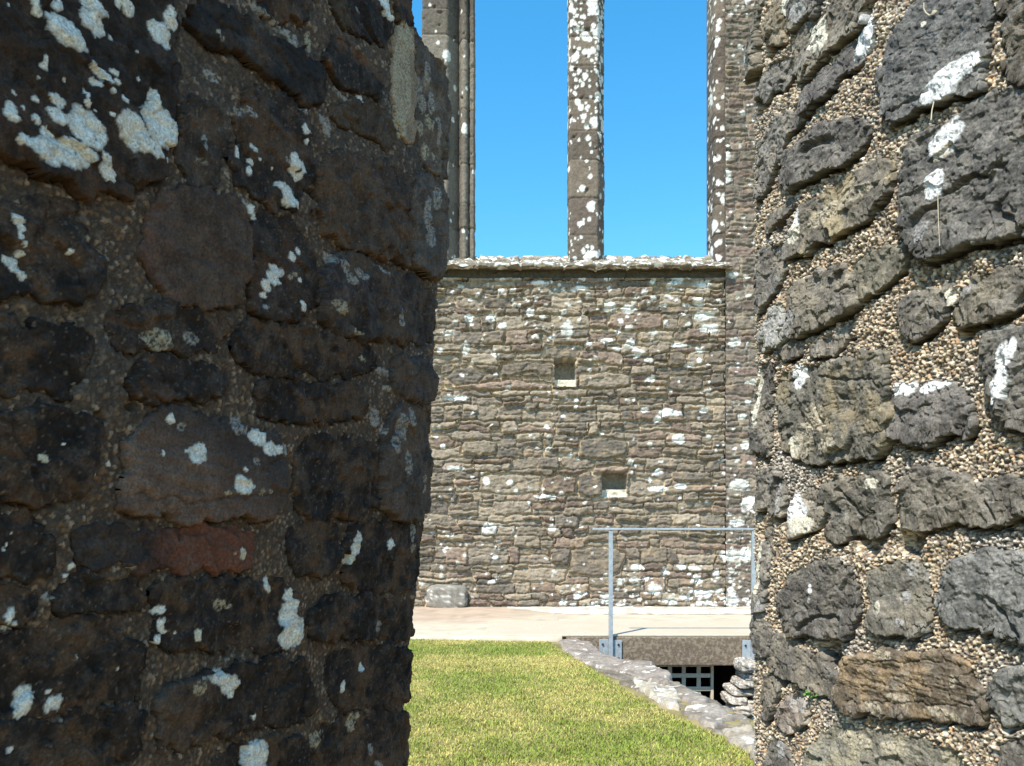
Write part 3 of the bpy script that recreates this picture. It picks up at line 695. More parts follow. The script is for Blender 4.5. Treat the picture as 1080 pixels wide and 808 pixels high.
# ------------------------------------------------------------------ rocks: noisy rounded blocks joined into one mesh
def rock(c, s, seed, rz=0, n=14, sharp=5.):
    """vertices and quads of one weathered block"""
    vs, fs, cnt = [], [], 0
    t = np.linspace(-1, 1, n); A, Bq = np.meshgrid(t, t, indexing='ij')
    for ax in range(3):
        for sg in (-1, 1):
            P = np.zeros((n, n, 3)); P[..., ax] = sg; P[..., (ax+1) % 3] = A*sg; P[..., (ax+2) % 3] = Bq
            vs.append(P.reshape(-1, 3)); fs.append(grid_faces(n, n)+cnt); cnt += n*n
    V = np.concatenate(vs); L = (np.abs(V)**sharp).sum(1)**(1/sharp); V = V/L[:, None]
    a, b, cc = V[:, 0]*2.1+seed, V[:, 1]*2.1, V[:, 2]*2.1
    nn = fbm(a+cc*.7, b-cc*.6, .55, 2, seed, .5)*.14 + .05*facets(a+.6*cc, b+.8*cc, 1.4, seed+3)
    V = V*(1+nn[:, None])*np.array(s)/2
    cr, sr = math.cos(rz), math.sin(rz)
    V = np.stack([V[:, 0]*cr-V[:, 1]*sr, V[:, 0]*sr+V[:, 1]*cr, V[:, 2]], 1)+np.array(c)
    tri = lambda f, s_: (fbm(a, b, f, 4, s_)+fbm(b+3.1, cc+5.2, f, 4, s_+1)+fbm(cc+7.7, a-2.3, f, 4, s_+2))*.75
    return V, np.concatenate(fs), tri(2.2, seed+7), tri(3.2, seed+9)

def rocks(name, L, parent, c0, c1, lich=.3):
    vs, fs, cs, n = [], [], [], 0
    for (c, s, seed, rz) in L:
        V, f, m, m2 = rock(c, s, seed, rz)
        col = lerp(np.array(c0), np.array(c1), sstep(-.4, .4, m)[:, None])*(.85+.3*((seed*37 % 10)/10))
        col = lerp(col, np.array((.72,.70,.64)), (sstep(.42-.5*lich, .52-.5*lich, m2)*.85)[:, None])
        vs.append(V); fs.append(f+n); cs.append(col); n += len(V)
    return raw_mesh(name, np.concatenate(vs), np.concatenate(fs), M_FAR, parent, np.concatenate(cs))

# ------------------------------------------------------------------ far gable wall
FD = 11.6
def fx(px): return (px-CX)/F*FD
def fz(py): return CAMZ + (HY-py)/F*FD
gable = thing('gable_wall', 'sunlit ruined gable wall with a tall window open to the sky behind the path', 'wall', (1.0, FD, 0))

FSTONES = [  # notable stones of the far wall (photo pixels)
 [(470,398),(480,390),(497,386),(513,396),(500,406),(482,408)],
 [(573,377),(576,366),(600,364),(613,367),(610,377),(590,379)],
 [(610,409),(611,396),(640,393),(665,397),(664,408),(640,411)],
 [(528,397),(529,385),(555,382),(583,384),(583,397),(555,399)],
 [(468,409),(500,405),(540,401),(582,406),(581,411),(520,412)],
 [(609,520),(610,501),(620,497),(635,500),(635,522),(618,524)],
 [(572,520),(573,504),(590,501),(608,504),(607,519),(590,522)],
 [(505,518),(507,502),(540,500),(571,502),(570,519),(535,521)],
 [(624,500),(626,494),(650,491),(664,493),(662,498),(640,500)],
 [(664,522),(664,502),(674,503),(700,508),(700,520),(680,524)],
 [(449,640),(452,622),(462,616),(480,617),(493,622),(492,640)],
 [(600,605),(602,580),(625,577),(648,579),(660,585),(655,600),(648,606),(625,608)],
 [(640,345),(643,332),(675,329),(698,333),(697,347),(665,350)],
 [(545,395),(565,393),(570,400)],
 [(705,410),(707,398),(730,396),(742,400),(740,412),(720,414)],
 [(487,478),(489,466),(510,464),(525,467),(524,478),(505,480)],
 [(445,470),(447,460),(470,459),(480,464),(478,472),(460,474)],
 [(610,482),(612,464),(640,462),(662,466),(660,480),(635,484)],
 [(540,612),(542,600),(570,598),(598,601),(596,612),(570,614)],
]
FLICH = [(741,334,14,6),(747,347,13,6),(736,319,9,5),(740,301,12,5),(738,369,7,4),(737,381,3.5,4),(689,351,6,4),(773,362,8,6),(663,327,9,6),(643,325,8,9),(598,349,8,11),(494,336,6,5),(464,371,4,4),(491,368,5,9),
 (463,451,2.6,2.6),(457,452,2.6,2.6),(513,508,5,5),(702,436,13,5),(727,386,6,3.5),(684,381,6,3),(480,420,16,4),(695,516,13,4),(717,513,8,4),(582,557,5,5),(516,558,10,8),(455,630,8,8),(670,599,6,6),(701,604,6,4),(718,598,5,4),(731,600,8,3),
 (772,586,16,8),(788,584,12,8),(755,606,5,7),(765,188,7,10),(518,336,8,6),(473,352,9,4),(450,353,6,4),(680,433,6,3),(570,300,10,3),(610,305,12,3),(530,344,5,4),(575,524,14,3),(480,494,14,3),(450,495,8,3),(640,360,10,3),(650,368,6,3),(716,365,10,3),(712,437,9,4),(742,433,6,3),
 (780,512,12,8),(790,530,10,7),(775,552,10,5),(785,470,7,5),(782,440,6,4),(690,621,9,8),(668,612,6,5),(640,632,8,7),(655,640,9,6),(708,634,9,6),(742,640,12,8),(770,632,10,9),(785,645,11,7),(725,646,10,5),(760,652,12,5),(625,640,8,6),(610,628,6,5)]

def in_hole(x, z):
    out = np.zeros(x.shape)
    for (a, b, c, d) in ((585,607,378,408),(635,661,497,524)):
        e = .008*gn(x*20, z*20, 4)
        m = (x > fx(a)+e) & (x < fx(b)+e) & (z < fz(c)+e) & (z > fz(d)+e)
        out = np.where(m, 1., out)
    return out

def masonry(name, x0, x1, z0, z1, g, seed, yoff, hr, wr, wallpal, mort, parent, lichd, explicit=(), holes=True, rel=.060, zg=None):
    X, Z = uv_grid(x0, x1, z0, z1, g)
    wx = X + .05*fbm(X, Z, 2.2, 2, seed) + .040*fbm(X, Z, 9, 3, seed+1); wz = Z + .070*fbm(X, Z, 1.2, 3, seed+2) + .034*fbm(X, Z, 6, 3, seed+3)
    rs = np.random.default_rng(seed)
    zs = [z0-.3]
    while zs[-1] < z1+.3: zs.append(zs[-1]+rs.uniform(*hr))
    zs = np.array(zs)
    ri = np.clip(np.searchsorted(zs, wz)-1, 0, len(zs)-2)
    sid = np.zeros(X.shape, int); dd = np.zeros(X.shape); nid = 1
    for k in range(len(zs)-1):
        m = ri == k
        if not m.any(): continue
        hgt = zs[k+1]-zs[k]
        xs = [x0-.4-rs.uniform(0, .4)]
        while xs[-1] < x1+.4: xs.append(xs[-1]+rs.uniform(*wr)*(.7+2.2*hgt))
        xs = np.array(xs); xv, zv = wx[m], wz[m]
        ci = np.clip(np.searchsorted(xs, xv)-1, 0, len(xs)-2)
        sl = rs.uniform(-.035, .035, len(xs)); xm = xv + sl[ci]*(zv-zs[k])/hgt
        ci = np.clip(np.searchsorted(xs, xm)-1, 0, len(xs)-2)
        split = (rs.random(len(xs)) < np.clip((hgt-.085)*7, 0, .75)); at = rs.uniform(.3, .7, len(xs))
        bot = np.full(len(xs), zs[k]); top = np.full(len(xs), zs[k+1]); cut = zs[k]+at*hgt
        up = split[ci] & (zv > cut[ci])
        lo_ = np.where(split[ci] & up, cut[ci], bot[ci]); hi_ = np.where(split[ci] & ~up, cut[ci], top[ci])
        dz = np.minimum(zv-lo_, hi_-zv); dx = np.minimum(xm-xs[ci], xs[ci+1]-xm)
        # rounded corners
        q = .022; ax = np.maximum(q-dx, 0); az = np.maximum(q-dz, 0)
        dd[m] = np.where((ax > 0) & (az > 0), q-np.hypot(ax, az), np.minimum(dx, dz))
        sid[m] = nid + ci*2 + up
        nid += len(xs)*2 + 2
    for i, p in enumerate(explicit):
        q = np.array([(fx(a), fz(b)) for a, b in p])
        mn, mx = q.min(0)-.05, q.max(0)+.05
        m = (X > mn[0]) & (X < mx[0]) & (Z > mn[1]) & (Z < mx[1])
        if not m.any(): continue
        s_ = poly_sd(X[m]+.03*fbm(X[m], Z[m], 7, 3, seed+70), Z[m]+.03*fbm(X[m], Z[m], 7, 3, seed+71), q)
        dv, sv = dd[m], sid[m]
        dv = np.where(s_ > -.014, s_, np.minimum(dv, -s_-.012)); sv = np.where(s_ > -.014, 900000+i, sv)
        dd[m] = dv; sid[m] = sv
    r1 = _h(sid, sid*0, seed+5); r2 = _h(sid, sid*0, seed+6); r3 = _h(sid, sid*0, seed+7); r4 = _h(sid, sid*0, seed+8)
    gap = .005 + .008*fbm(X, Z, 3, 2, seed+9) + .006*gn(X*25, Z*25, seed+10)
    d = dd - gap
    t = np.clip(d/.022, 0, 1); prof = np.sqrt(1-(1-t)**2)
    n = fbm(X, Z, 9, 4, seed+11); n2 = fbm(X*.35, Z, 30, 3, seed+12)
    fa = facets(X*.6, Z, 9, seed+13)
    h = prof*(rel*(.20+1.1*r1) + .024*n + .014*n2 + .020*fa - .25*(r4-.3)*np.minimum(dd, .06)*.5) + .008*fbm(X, Z, 14, 3, seed+14) - .012*(1-prof) + .02*fbm(X, Z, .9, 2, seed+19)
    deep = sstep(.12, .5, fbm(X, Z, 5, 3, seed+15))*(1-prof)
    h = h - .030*deep
    pal = np.array(wallpal); ca = pal[np.minimum((r2*len(pal)).astype(int), len(pal)-1)]*(.72+.56*r3[..., None])
    fine = fbm(X, Z, 24, 4, seed+16, .65)
    ca = ca*(1+.55*fine[..., None]+.3*n2[..., None])
    warm = sstep(.05, .45, fbm(X, Z, 6, 3, seed+17))[..., None]
    ca = lerp(ca, np.array((.36,.275,.175)), warm*.45)*np.array((1.05,1.01,.97))
    mo = np.array(mort)*(1+.3*fine[..., None])
    col = lerp(mo, ca, sstep(.0, .25, prof)[..., None])
    # lichen crusts: white rosettes, thicker where lichd says so
    lx = X+.03*fbm(X, Z, 14, 3, seed+20); lz = Z+.03*fbm(X, Z, 14, 3, seed+21)
    den = lichd(X, Z)
    mask = np.zeros(X.shape)
    for cell, wgt, k in ((.12, .65, 0), (.07, .7, 1), (.24, .45, 2)):
        f1, _, ra, rb, _, _ = worley(lx/cell, lz/cell*1.25, seed+22+k)
        on = (ra < den*wgt); rad = .16+.30*rb
        mm = on*sstep(rad+.05, rad-.05, f1+.12*fine)
        mm = mm*(1-.75*on*sstep(.12, .0, f1-.02)*(rb > .75))
        mask = np.maximum(mask, mm)
    for (a, b, c, e) in FLICH:
        cx, cz, rx, rz = fx(a), fz(b), .84*c/F*FD, .84*e/F*FD
        m = (np.abs(X-cx) < rx*1.7) & (np.abs(Z-cz) < rz*1.7)
        if not m.any(): continue
        dq = np.hypot((X[m]-cx)/rx, (Z[m]-cz)/rz)+.55*n[m]+.45*fine[m]
        mask[m] = np.maximum(mask[m], sstep(1.05, .85, dq))
    mask = mask*sstep(-.35, .1, fine+.35)
    lc = lerp(np.array((.72,.71,.66)), np.array((.50,.485,.42)), sstep(-.1, .35, fbm(X, Z, 3.1, 3, seed+90))[..., None])
    col = lerp(col, lc*(1+.25*fine[..., None]), (mask*.93)[..., None])
    h = h + .003*mask
    if holes:
        hm = in_hole(X, Z)
        low = (Z < fz(399)) & (Z > fz(430)) | (Z < fz(516))
        h = np.where(hm > 0, np.where(low, -.10, -.30)+.04*n, h); col = np.where(hm[..., None] > 0, np.where(low[..., None], np.array((.62,.56,.44)), np.array((.30,.255,.19)))*(1+.4*fine[..., None]), col)
    V = np.stack([X, FD - yoff - h, Z], -1).reshape(-1, 3)
    return raw_mesh(name, V, grid_faces(*X.shape), M_FAR, parent, col.reshape(-1, 3))

def ld_main(x, z):
    px = CX+x/FD*F; py = HY-(z-CAMZ)/FD*F
    a = .045 + .34*sstep(585, 640, py)*sstep(570, 650, px) + .08*sstep(420, 300, py)*sstep(560, 700, px) + .09*sstep(390, 330, py) + .10*sstep(600, 650, py)
    return a*(.55+.9*sstep(-.3, .4, fbm(x, z, 1.3, 2, 88)))
def ld_pil(x, z):
    py = HY-(z-CAMZ)/FD*F
    return .09 + .30*sstep(470, 560, py)
FP = [(.205,.172,.132),(.175,.146,.115),(.235,.198,.150),(.165,.124,.100),(.150,.130,.105),(.205,.155,.120),(.255,.215,.162),(.140,.120,.098),(.19,.158,.122)]
masonry('masonry', -3.9, fx(764), -.05, fz(294.5), .0120, 11, 0, (.085,.25), (.11,.52), FP, (.46,.355,.225), gable, ld_main, FSTONES)
PPAL = [(.165,.140,.112),(.150,.120,.098),(.19,.165,.13),(.135,.117,.096),(.175,.132,.108)]
masonry('masonry', fx(764)+.002, 6.3, -.05, 10.8, .0135, 23, .05, (.075,.25), (.18,.5), PPAL, (.30,.26,.20), gable, ld_pil, (), False, .022)
mb = MB(); mb.box(-3.9, fx(764), FD+.36, FD+1.1, -.1, fz(296)-.01); mb.box(fx(764)+.01, 6.3, FD+.02, FD+1.1, -.1, 10.78)
mb.build('wall_core', M_CORE, gable)
# wall closure on the sides of the window, beyond the picture on the left
masonry('masonry', -4.9, -3.9-.002, -.05, 10.8, .02, 29, .05, (.07,.16), (.2,.5), FP, (.34,.29,.22), gable, ld_main, (), False, .022)
mb = MB(); mb.box(-4.9, -3.91, FD+.02, FD+1.1, -.1, 10.78); mb.build('wall_core', M_CORE, gable)

def column(name, prof, z0, z1, pal, seed, lich, joints=(.35,.62), g=.014, lx=None):
    """prof: plan outline (x, y) from left round the front to the right; swept up in dressed blocks"""
    p = [np.array(q) for q in prof]; pts = []
    for a, b in zip(p[:-1], p[1:]):
        n = max(2, int(np.linalg.norm(b-a)/g)); pts += [a+(b-a)*i/n for i in range(n)]
    pts.append(p[-1]); pts = np.array(pts)
    tan = np.gradient(pts, axis=0); nr = np.stack([tan[:, 1], -tan[:, 0]], 1); nr /= np.linalg.norm(nr, axis=1, keepdims=True)+1e-9
    s = np.concatenate([[0], np.cumsum(np.linalg.norm(np.diff(pts, axis=0), axis=1))])
    z = np.arange(z0, z1, g); S, Z = np.meshgrid(s, z, indexing='ij')
    rs = np.random.default_rng(seed); zj = [z0-rs.uniform(.1, .4)]
    while zj[-1] < z1: zj.append(zj[-1]+rs.uniform(*joints))
    zj = np.array(zj); wz = Z+.006*gn(S*6, Z*6, seed); k = np.clip(np.searchsorted(zj, wz)-1, 0, len(zj)-2)
    dj = np.minimum(wz-zj[k], zj[k+1]-wz)
    fine = fbm(S, Z, 26, 4, seed+3, .65); n = fbm(S, Z, 7, 4, seed+4)
    h = .014*n + .006*fine - .014*sstep(.014, .003, dj) - .03*sstep(.35, .6, fbm(S, Z, 6, 3, seed+5)) + .010*(_h(k, k*0, seed+6)-.5)
    P = np.asarray(pal)*1.0; c = P[np.minimum((_h(k, k*0, seed+7)*len(P)).astype(int), len(P)-1)]*(.8+.4*_h(k, k*0, seed+8)[..., None])
    c = c*(1+.5*fine[..., None]+.25*fbm(S*.5, Z, 40, 3, seed+13)[..., None])
    den = lich(S, Z); mask = np.zeros(S.shape)
    for cell, kk in ((.10, 0), (.06, 1), (.18, 2)):
        f1, _, ra, rb, _, _ = worley((S+.02*n)/cell, (Z+.02*fine)/cell*.85, seed+20+kk)
        rad = .2+.3*rb; mask = np.maximum(mask, (ra < den)*sstep(rad+.05, rad-.05, f1+.15*fine))
    c = lerp(c, np.array((.70,.69,.63))*(1+.25*fine[..., None]), mask[..., None]*.92)
    V = np.stack([pts[:, 0][:, None]+nr[:, 0][:, None]*h, pts[:, 1][:, None]+nr[:, 1][:, None]*h, Z], -1).reshape(-1, 3)
    return raw_mesh(name, V, grid_faces(*S.shape), M_FAR, gable, c.reshape(-1, 3))

zb = fz(275)
BP = [(.128,.100,.074),(.106,.083,.063),(.150,.119,.088),(.116,.089,.069)]
a, b = fx(601), fx(640)
column('mullion', [(a,FD+.5),(a,FD+.22),(a+.03,FD+.17),(b-.125,FD+.17),(b-.10,FD+.19),(b,FD+.34),(b,FD+.5)], zb-.1, 10.8, BP, 41, lambda S, Z: .11+.30*sstep(6.8, 8.4, Z))
# clustered shaft on the left: broad face, splay, roll moulding, outer fillet
a = fx(444)
def f_(px): return fx(px)
roll = [(f_(488.5)+.052*math.cos(t), FD+.30-.052*math.sin(t)) for t in np.linspace(math.pi, .15, 9)]
GP = [(.150,.128,.099),(.118,.100,.077),(.17,.146,.114)]
column('mullion', [(a,FD+.8),(a,FD+.16),(a+.02,FD+.14),(f_(470),FD+.14),(f_(472),FD+.16),(f_(482),FD+.40)]+roll+[(f_(493.5),FD+.36),(f_(495),FD+.30),(f_(498.5),FD+.30),(f_(499.5),FD+.36),(f_(499.5),FD+.5)], zb-.1, 10.8, GP, 47, lambda S, Z: .02+0*S)
# right jamb
a, b = 206/F*(FD+.48), fx(764)
column('jamb', [(a,FD+.48),(a,FD+.12),(a+.02,FD+.06),(b,FD+.03),(b+.02,FD+.03)], zb-.15, 10.8, BP, 53, lambda S, Z: .14+.06*sstep(7, 5.6, Z), joints=(.22,.45))

rocks('foot_stone', [((fx(472), FD-.03, fz(629)), (.60,.30,.36), 611, .05)], gable, (.17,.152,.125), (.28,.25,.205), .10)
# window sill: weathered slope, lip and hollow underside
sx = np.arange(-3.9, fx(769), .0125)
sp = [(FD+.45, fz(268.5)+.14), (FD+.28, fz(270)+.05), (FD+.10, fz(275)), (FD-.10, fz(280)), (FD-.20, fz(282.5)), (FD-.21, fz(285)), (FD-.16, fz(285.6)), (FD-.01, fz(286)), (FD+.0, fz(293)), (FD-.02, fz(293.5)), (FD-.02, fz(296)), (FD+.06, fz(297))]
sv = []
for p, q in zip(sp[:-1], sp[1:]):
    m = max(2, int(math.hypot(q[0]-p[0], q[1]-p[1])/.014)); sv += [(p[0]+(q[0]-p[0])*i/m, p[1]+(q[1]-p[1])*i/m) for i in range(m)]
sv.append(sp[-1]); sv = np.array(sv)
sl = np.concatenate([[0], np.cumsum(np.linalg.norm(np.diff(sv, axis=0), axis=1))])
X, S = np.meshgrid(sx, sl, indexing='ij')
n = fbm(X, S, 5, 4, 61); fine = fbm(X, S, 22, 4, 62, .65)
jx = np.cumsum(np.random.default_rng(5).uniform(.45, .95, 16))-4.0
dj = np.min(np.abs(X[..., None]-jx), -1)
off = .05*n + .022*fine - .02*1.6*sstep(.03, .006, dj) + .04*fbm(X*.35, S, 14, 3, 66) - .03*sstep(.02, .006, np.abs(S-.42+.03*n))
col = lerp(np.array((.13,.112,.084)), np.array((.28,.24,.18)), sstep(-.4, .4, n+.5*fine)[..., None])
f1, _, ra, rb, _, _ = worley(X/.15+.3*n, S/.06+.3*fine, 63)
mask = (ra < .5)*sstep(.5, .4, f1+.25*fine)*sstep(sl[-1]-.30, sl[-1]-.36, S)
col = lerp(col, np.array((.72,.71,.64)), mask[..., None]*.9)
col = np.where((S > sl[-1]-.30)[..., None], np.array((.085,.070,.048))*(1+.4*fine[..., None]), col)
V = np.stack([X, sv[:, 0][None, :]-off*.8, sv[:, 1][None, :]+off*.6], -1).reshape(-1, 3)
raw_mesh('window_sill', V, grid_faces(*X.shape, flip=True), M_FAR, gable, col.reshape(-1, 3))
mb = MB(); mb.box(-3.9, fx(764), FD+.46, FD+1.1, fz(296)-.02, fz(270)+.1); mb.build('sill_core', M_CORE, gable)

# ------------------------------------------------------------------ ground, pit, path, slab
def gp(px, py, z=0.0):
    d = F*(CAMZ-z)/(py-HY); return ((px-CX)/F*d, d)
KG = [gp(583,682), gp(610,697), gp(660,728), gp(700,750), gp(740,768), gp(775,787), gp(800,800), (1.62,3.2), (1.75,2.35)]     # lawn edge of the coping
PIT = [(.60,8.56),(.74,7.7),(1.02,7.05),(1.18,6.1),(1.32,5.3),(1.50,4.6),(1.95,3.3),(2.05,2.5),(3.4,2.5),(3.4,8.56)]
import bmesh
bm = bmesh.new()
B = 400
out = [bm.verts.new(p) for p in ((-B,-B,0),(B,-B,0),(B,B,0),(-B,B,0))]
inn = [bm.verts.new((x,y,0)) for x, y in PIT+[(3.4,9.9),(.62,9.9)]]
ed = [bm.edges.new((l[i], l[(i+1) % len(l)])) for l in (out, inn) for i in range(len(l))]
bmesh.ops.triangle_fill(bm, edges=ed, use_beauty=True, use_dissolve=False, normal=(0,0,1))
me = bpy.data.meshes.new('ground'); bm.to_mesh(me); bm.free(); me.materials.append(M_SOIL)
g_ = bpy.data.objects.new('ground', me); C.objects.link(g_); g_['kind'] = 'structure'
mb = MB(); mb.box(.3, 3.6, 2.3, 10.2, -1.5, -1.38); o = mb.build('pit_floor', M_PITFLOOR); o['kind'] = 'structure'

# gravel path along the gable wall, a raised sheet with its own edge
px_ = np.linspace(-6, 6.5, 150); py_ = np.linspace(0, 1, 40)
X, T = np.meshgrid(px_, py_, indexing='ij')
def front(x): return np.where(x < .60, 8.50 - .10*(x+1.0) + .03*gn(x*3, x*0, 3) + .03*gn(x*9, x*0+2, 4), 8.34) + np.where(x > .62, 1.56, 0)
Y = front(X) + T*(FD+.05-front(X))
Zp = .045 + .055*sstep(.35, 1, T)*sstep(.9, -.2, X) + .004*fbm(X, Y, 6, 3, 9)
Vt = np.stack([X, Y, Zp], -1).reshape(-1, 3)
f0 = grid_faces(*X.shape)
nV = len(Vt); lip = Vt.reshape(150, 40, 3)[:, 0].copy(); lip[:, 2] = -.05
idx = np.arange(150)*40
fl = np.stack([idx[1:], idx[:-1], nV+np.arange(149), nV+np.arange(1, 150)], -1)
k_ = sstep(9.6, 10.9, Y + .7*fbm(X, Y, .8, 3, 21) - .25*np.maximum(X, -1))*sstep(1.2, -.2, X); gr = fbm(X, Y, 9, 3, 22)
pc = lerp(np.array((.52,.445,.33)), np.array((.43,.325,.235)), k_[..., None])*(1+.30*gr[..., None]+.25*fbm(X, Y, 3, 3, 27)[..., None])
pc = lerp(pc, np.array((.40,.34,.26)), (sstep(.25, .5, fbm(X, Y, 2.0, 3, 24))*.5)[..., None]).reshape(-1, 3)
o = raw_mesh('path', np.concatenate([Vt, lip]), np.concatenate([f0, fl]), M_GRAVEL, None, np.concatenate([pc, pc.reshape(150, 40, 3)[:, 0]*.6])); o['kind'] = 'structure'

slab = thing('concrete_slab', 'thick pale concrete slab bridging the sunken gateway below the railing', 'slab', (1.9, 9.1, 0))
mb = MB(); mb.box(.60, 3.5, 8.50, 9.92, -.285, .032); ob = mb.build('slab', M_CONC, slab, .012)
mb = MB(); mb.box(-.30, 3.5, 8.52, 9.95, .034, .056); mb.build('paving_top', M_TOP, slab, .006)
# footing ledge of pale stone along the foot of the gable wall
X, Y = uv_grid(fx(535), 4.6, 10.95, FD+.02, .03)
ed_ = 11.0 + .10*fbm(X, X*0, 2.1, 3, 15) + .35*sstep(.9, .1, X)
Zf = .05 + .055*sstep(0, .05, Y-ed_) + .012*fbm(X, Y, 7, 4, 16)
cf = lerp(np.array((.42,.36,.28)), np.array((.66,.62,.54)), sstep(-.3, .3, fbm(X, Y, 5, 4, 18))[..., None])
raw_mesh('footing_ledge', np.stack([X, Y, Zf], -1).reshape(-1, 3), grid_faces(*X.shape, Y > ed_-.05), M_FAR, gable, cf.reshape(-1, 3))

# ------------------------------------------------------------------ railing
rail = thing('safety_railing', 'slim galvanised railing bolted to the edge of the concrete slab', 'railing', (1.9, 8.46, 0))
x1, x2, yr = 1.085, 2.655, 8.45
zt_ = CAMZ + (HY-557)/F*yr
for k, (x, zb_) in enumerate(((x1, -.23), (x2, -.28))):
    mb = MB(); mb.box(x-.022, x+.022, yr-.022, yr+.022, zb_, zt_-.024); po = mb.build('post', M_GALV, rail, .003)
    pl = MB()
    if k == 0:
        pl.box(x-.125, x-.024, yr+.026, yr+.036, -.20, .012); pl.box(x+.038, x+.125, yr+.026, yr+.036, -.25, .002)
        pl.box(x-.024, x+.038, yr+.028, yr+.034, -.20, -.0)
        bl = [(x-.085,-.045),(x+.09,-.05),(x+.09,-.20)]
    else:
        pl.box(x-.115, x-.024, yr+.026, yr+.036, -.30, .0); pl.box(x+.024, x+.115, yr+.026, yr+.036, -.30, .0); pl.box(x-.024, x+.024, yr+.028, yr+.034, -.28, -.0)
        bl = [(x-.08,-.06),(x-.08,-.215),(x+.08,-.06),(x+.08,-.215)]
    plate = pl.build('base_plate', M_GALV, rail, .002)
    for (bx, bz) in bl:
        q = MB(); q.tube((bx, yr+.026, bz), (bx, yr+.012, bz), .014, .012, 6)
        o = q.build('bolt', M_BOLT); o.parent = plate; o.location = (-rail.location.x, -rail.location.y, -rail.location.z)
mb = MB(); mb.box(x1-.20, x2+.9, yr-.03, yr+.03, zt_-.023, zt_); mb.build('top_rail', M_GALV, rail, .004)

# ------------------------------------------------------------------ lattice gate below the slab
gate = thing('lattice_gate', 'cream painted lattice gate closing the dark passage under the slab', 'gate', (1.6, 8.72, -1.38))
gy = 8.72
def gx(px): return (px-CX)/F*gy
def gz(py): return CAMZ + (HY-py)/F*gy
mb = MB()
xs = [gx(706.5-15*k) for k in range(7, 0, -1)] + [gx(706.5), gx(721), gx(736.8)]
for x in xs: mb.box(x-.023, x+.023, gy-.010, gy+.010, -1.36, gz(699.5))
for y in (700.5, 712, 726, 740, 754, 768):
    mb.box(xs[0]-.02, gx(749), gy-.024, gy-.011, gz(y)-.026, gz(y)+.022)
mb.build('lattice', M_PAINT, gate, .003)
for a, b in ((gx(749.2), gx(752)), (xs[0]-.06, xs[0]-.022)):
    mb = MB(); mb.box(a, b, gy-.03, gy+.02, -1.38, gz(698)); mb.build('gate_post', M_PAINT, gate, .003)
# dark passage behind the gate
pas = thing('vaulted_passage', 'dark stone lined passage behind the cream lattice gate', 'passage', (1.7, 9.6, -1.38))
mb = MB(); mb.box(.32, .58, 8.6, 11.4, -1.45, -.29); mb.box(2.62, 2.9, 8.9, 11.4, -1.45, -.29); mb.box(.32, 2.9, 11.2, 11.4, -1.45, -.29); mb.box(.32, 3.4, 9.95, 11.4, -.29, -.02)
mb.build('passage_wall', noise_mat('dark_stone', (.02,.018,.016), (.06,.052,.045), 14), pas, .01)  # near-black mottled stone lining

# coping of the retaining wall: each stone traced on the ground
KST = [
 ([(584,676),(606,673),(624,676),(640,690),(668,697),(690,698),(708,712),(712,722),(694,720),(665,713),(640,706),(614,698),(597,688)], .022, (.30,.255,.225), (.44,.385,.34), .12),
 ([(590,676),(640,696),(690,706),(722,724),(756,738),(790,757),(850,790),(846,806),(800,796),(760,776),(700,746),(650,718),(606,694)], .006, (.20,.17,.14), (.34,.30,.25), .15),
 ([(662,713),(690,720),(711,724),(721,735),(717,748),(702,744),(682,732),(668,722)], .034, (.42,.37,.30), (.60,.54,.45), .5),
 ([(716,727),(738,730),(750,738),(742,742),(726,741),(719,736)], .03, (.32,.28,.25), (.46,.42,.37), .3),
 ([(720,746),(742,740),(764,748),(780,757),(766,762),(752,770),(736,763)], .022, (.32,.275,.24), (.46,.41,.36), .25),
 ([(757,767),(775,764),(798,768),(806,778),(803,796),(778,788),(764,779)], .03, (.36,.31,.25), (.56,.50,.42), .4),
 ([(785,790),(812,786),(840,800),(846,816),(822,812),(800,802)], .05, (.34,.30,.25), (.5,.45,.38), .3),
]
kerb = thing('retaining_wall', 'low retaining wall with lichened coping stones edging the lawn', 'wall', (1.0, 6.2, 0))
for i, (p, top, c0, c1, li) in enumerate(KST):
    q = np.array([gp(x, y, top*.8) for x, y in p])
    mn, mx = q.min(0)-.03, q.max(0)+.03
    X, Y = uv_grid(mn[0], mx[0], mn[1], mx[1], .013)
    sd = poly_sd(X+.05*fbm(X, Y, 5, 4, 300+i), Y+.05*fbm(X, Y, 5, 4, 320+i), q)-(.010 if i != 1 else 0)
    t = np.clip(sd/.028, 0, 1); pr = np.sqrt(1-(1-t)**2.2)
    Zk = -.13 + (top+.13)*pr + pr*(.016*fbm(X, Y, 5, 4, 340+i)+.030*facets(X, Y, 3.2, 350+i)+.008*facets(X, Y, 11, 355+i))
    m = fbm(X, Y, 5, 4, 360+i); m2 = fbm(X, Y, 9, 3, 370+i); fine = fbm(X, Y, 30, 3, 380+i)
    col = .72*lerp(np.array(c0)*np.array((1,.95,.86)), np.array(c1)*np.array((1,.96,.88)), sstep(-.35, .35, m)[..., None])*(1+.5*fine[..., None])
    col = lerp(col, np.array((.72,.68,.58)), (sstep(.42-.5*li, .50-.5*li, m2+.35*fine)*.85*sstep(.8, .97, pr))[..., None])
    V, f, cc = compact(np.stack([X, Y, Zk], -1).reshape(-1, 3), grid_faces(*X.shape, sd > -.02), col.reshape(-1, 3))
    raw_mesh('coping_stone', V, f, M_FAR, kerb, cc)
# masonry face of the retaining wall down into the pit
mb = MB()
pp = PIT[:8]
for (a, b) in zip(pp[:-1], pp[1:]):
    mb.prism([(a[0]-.35, a[1]), (b[0]-.35, b[1]), (b[0]-.01, b[1]), (a[0]-.01, a[1])], -1.45, -.06)
mb.build('masonry', M_CORE, kerb, .01)

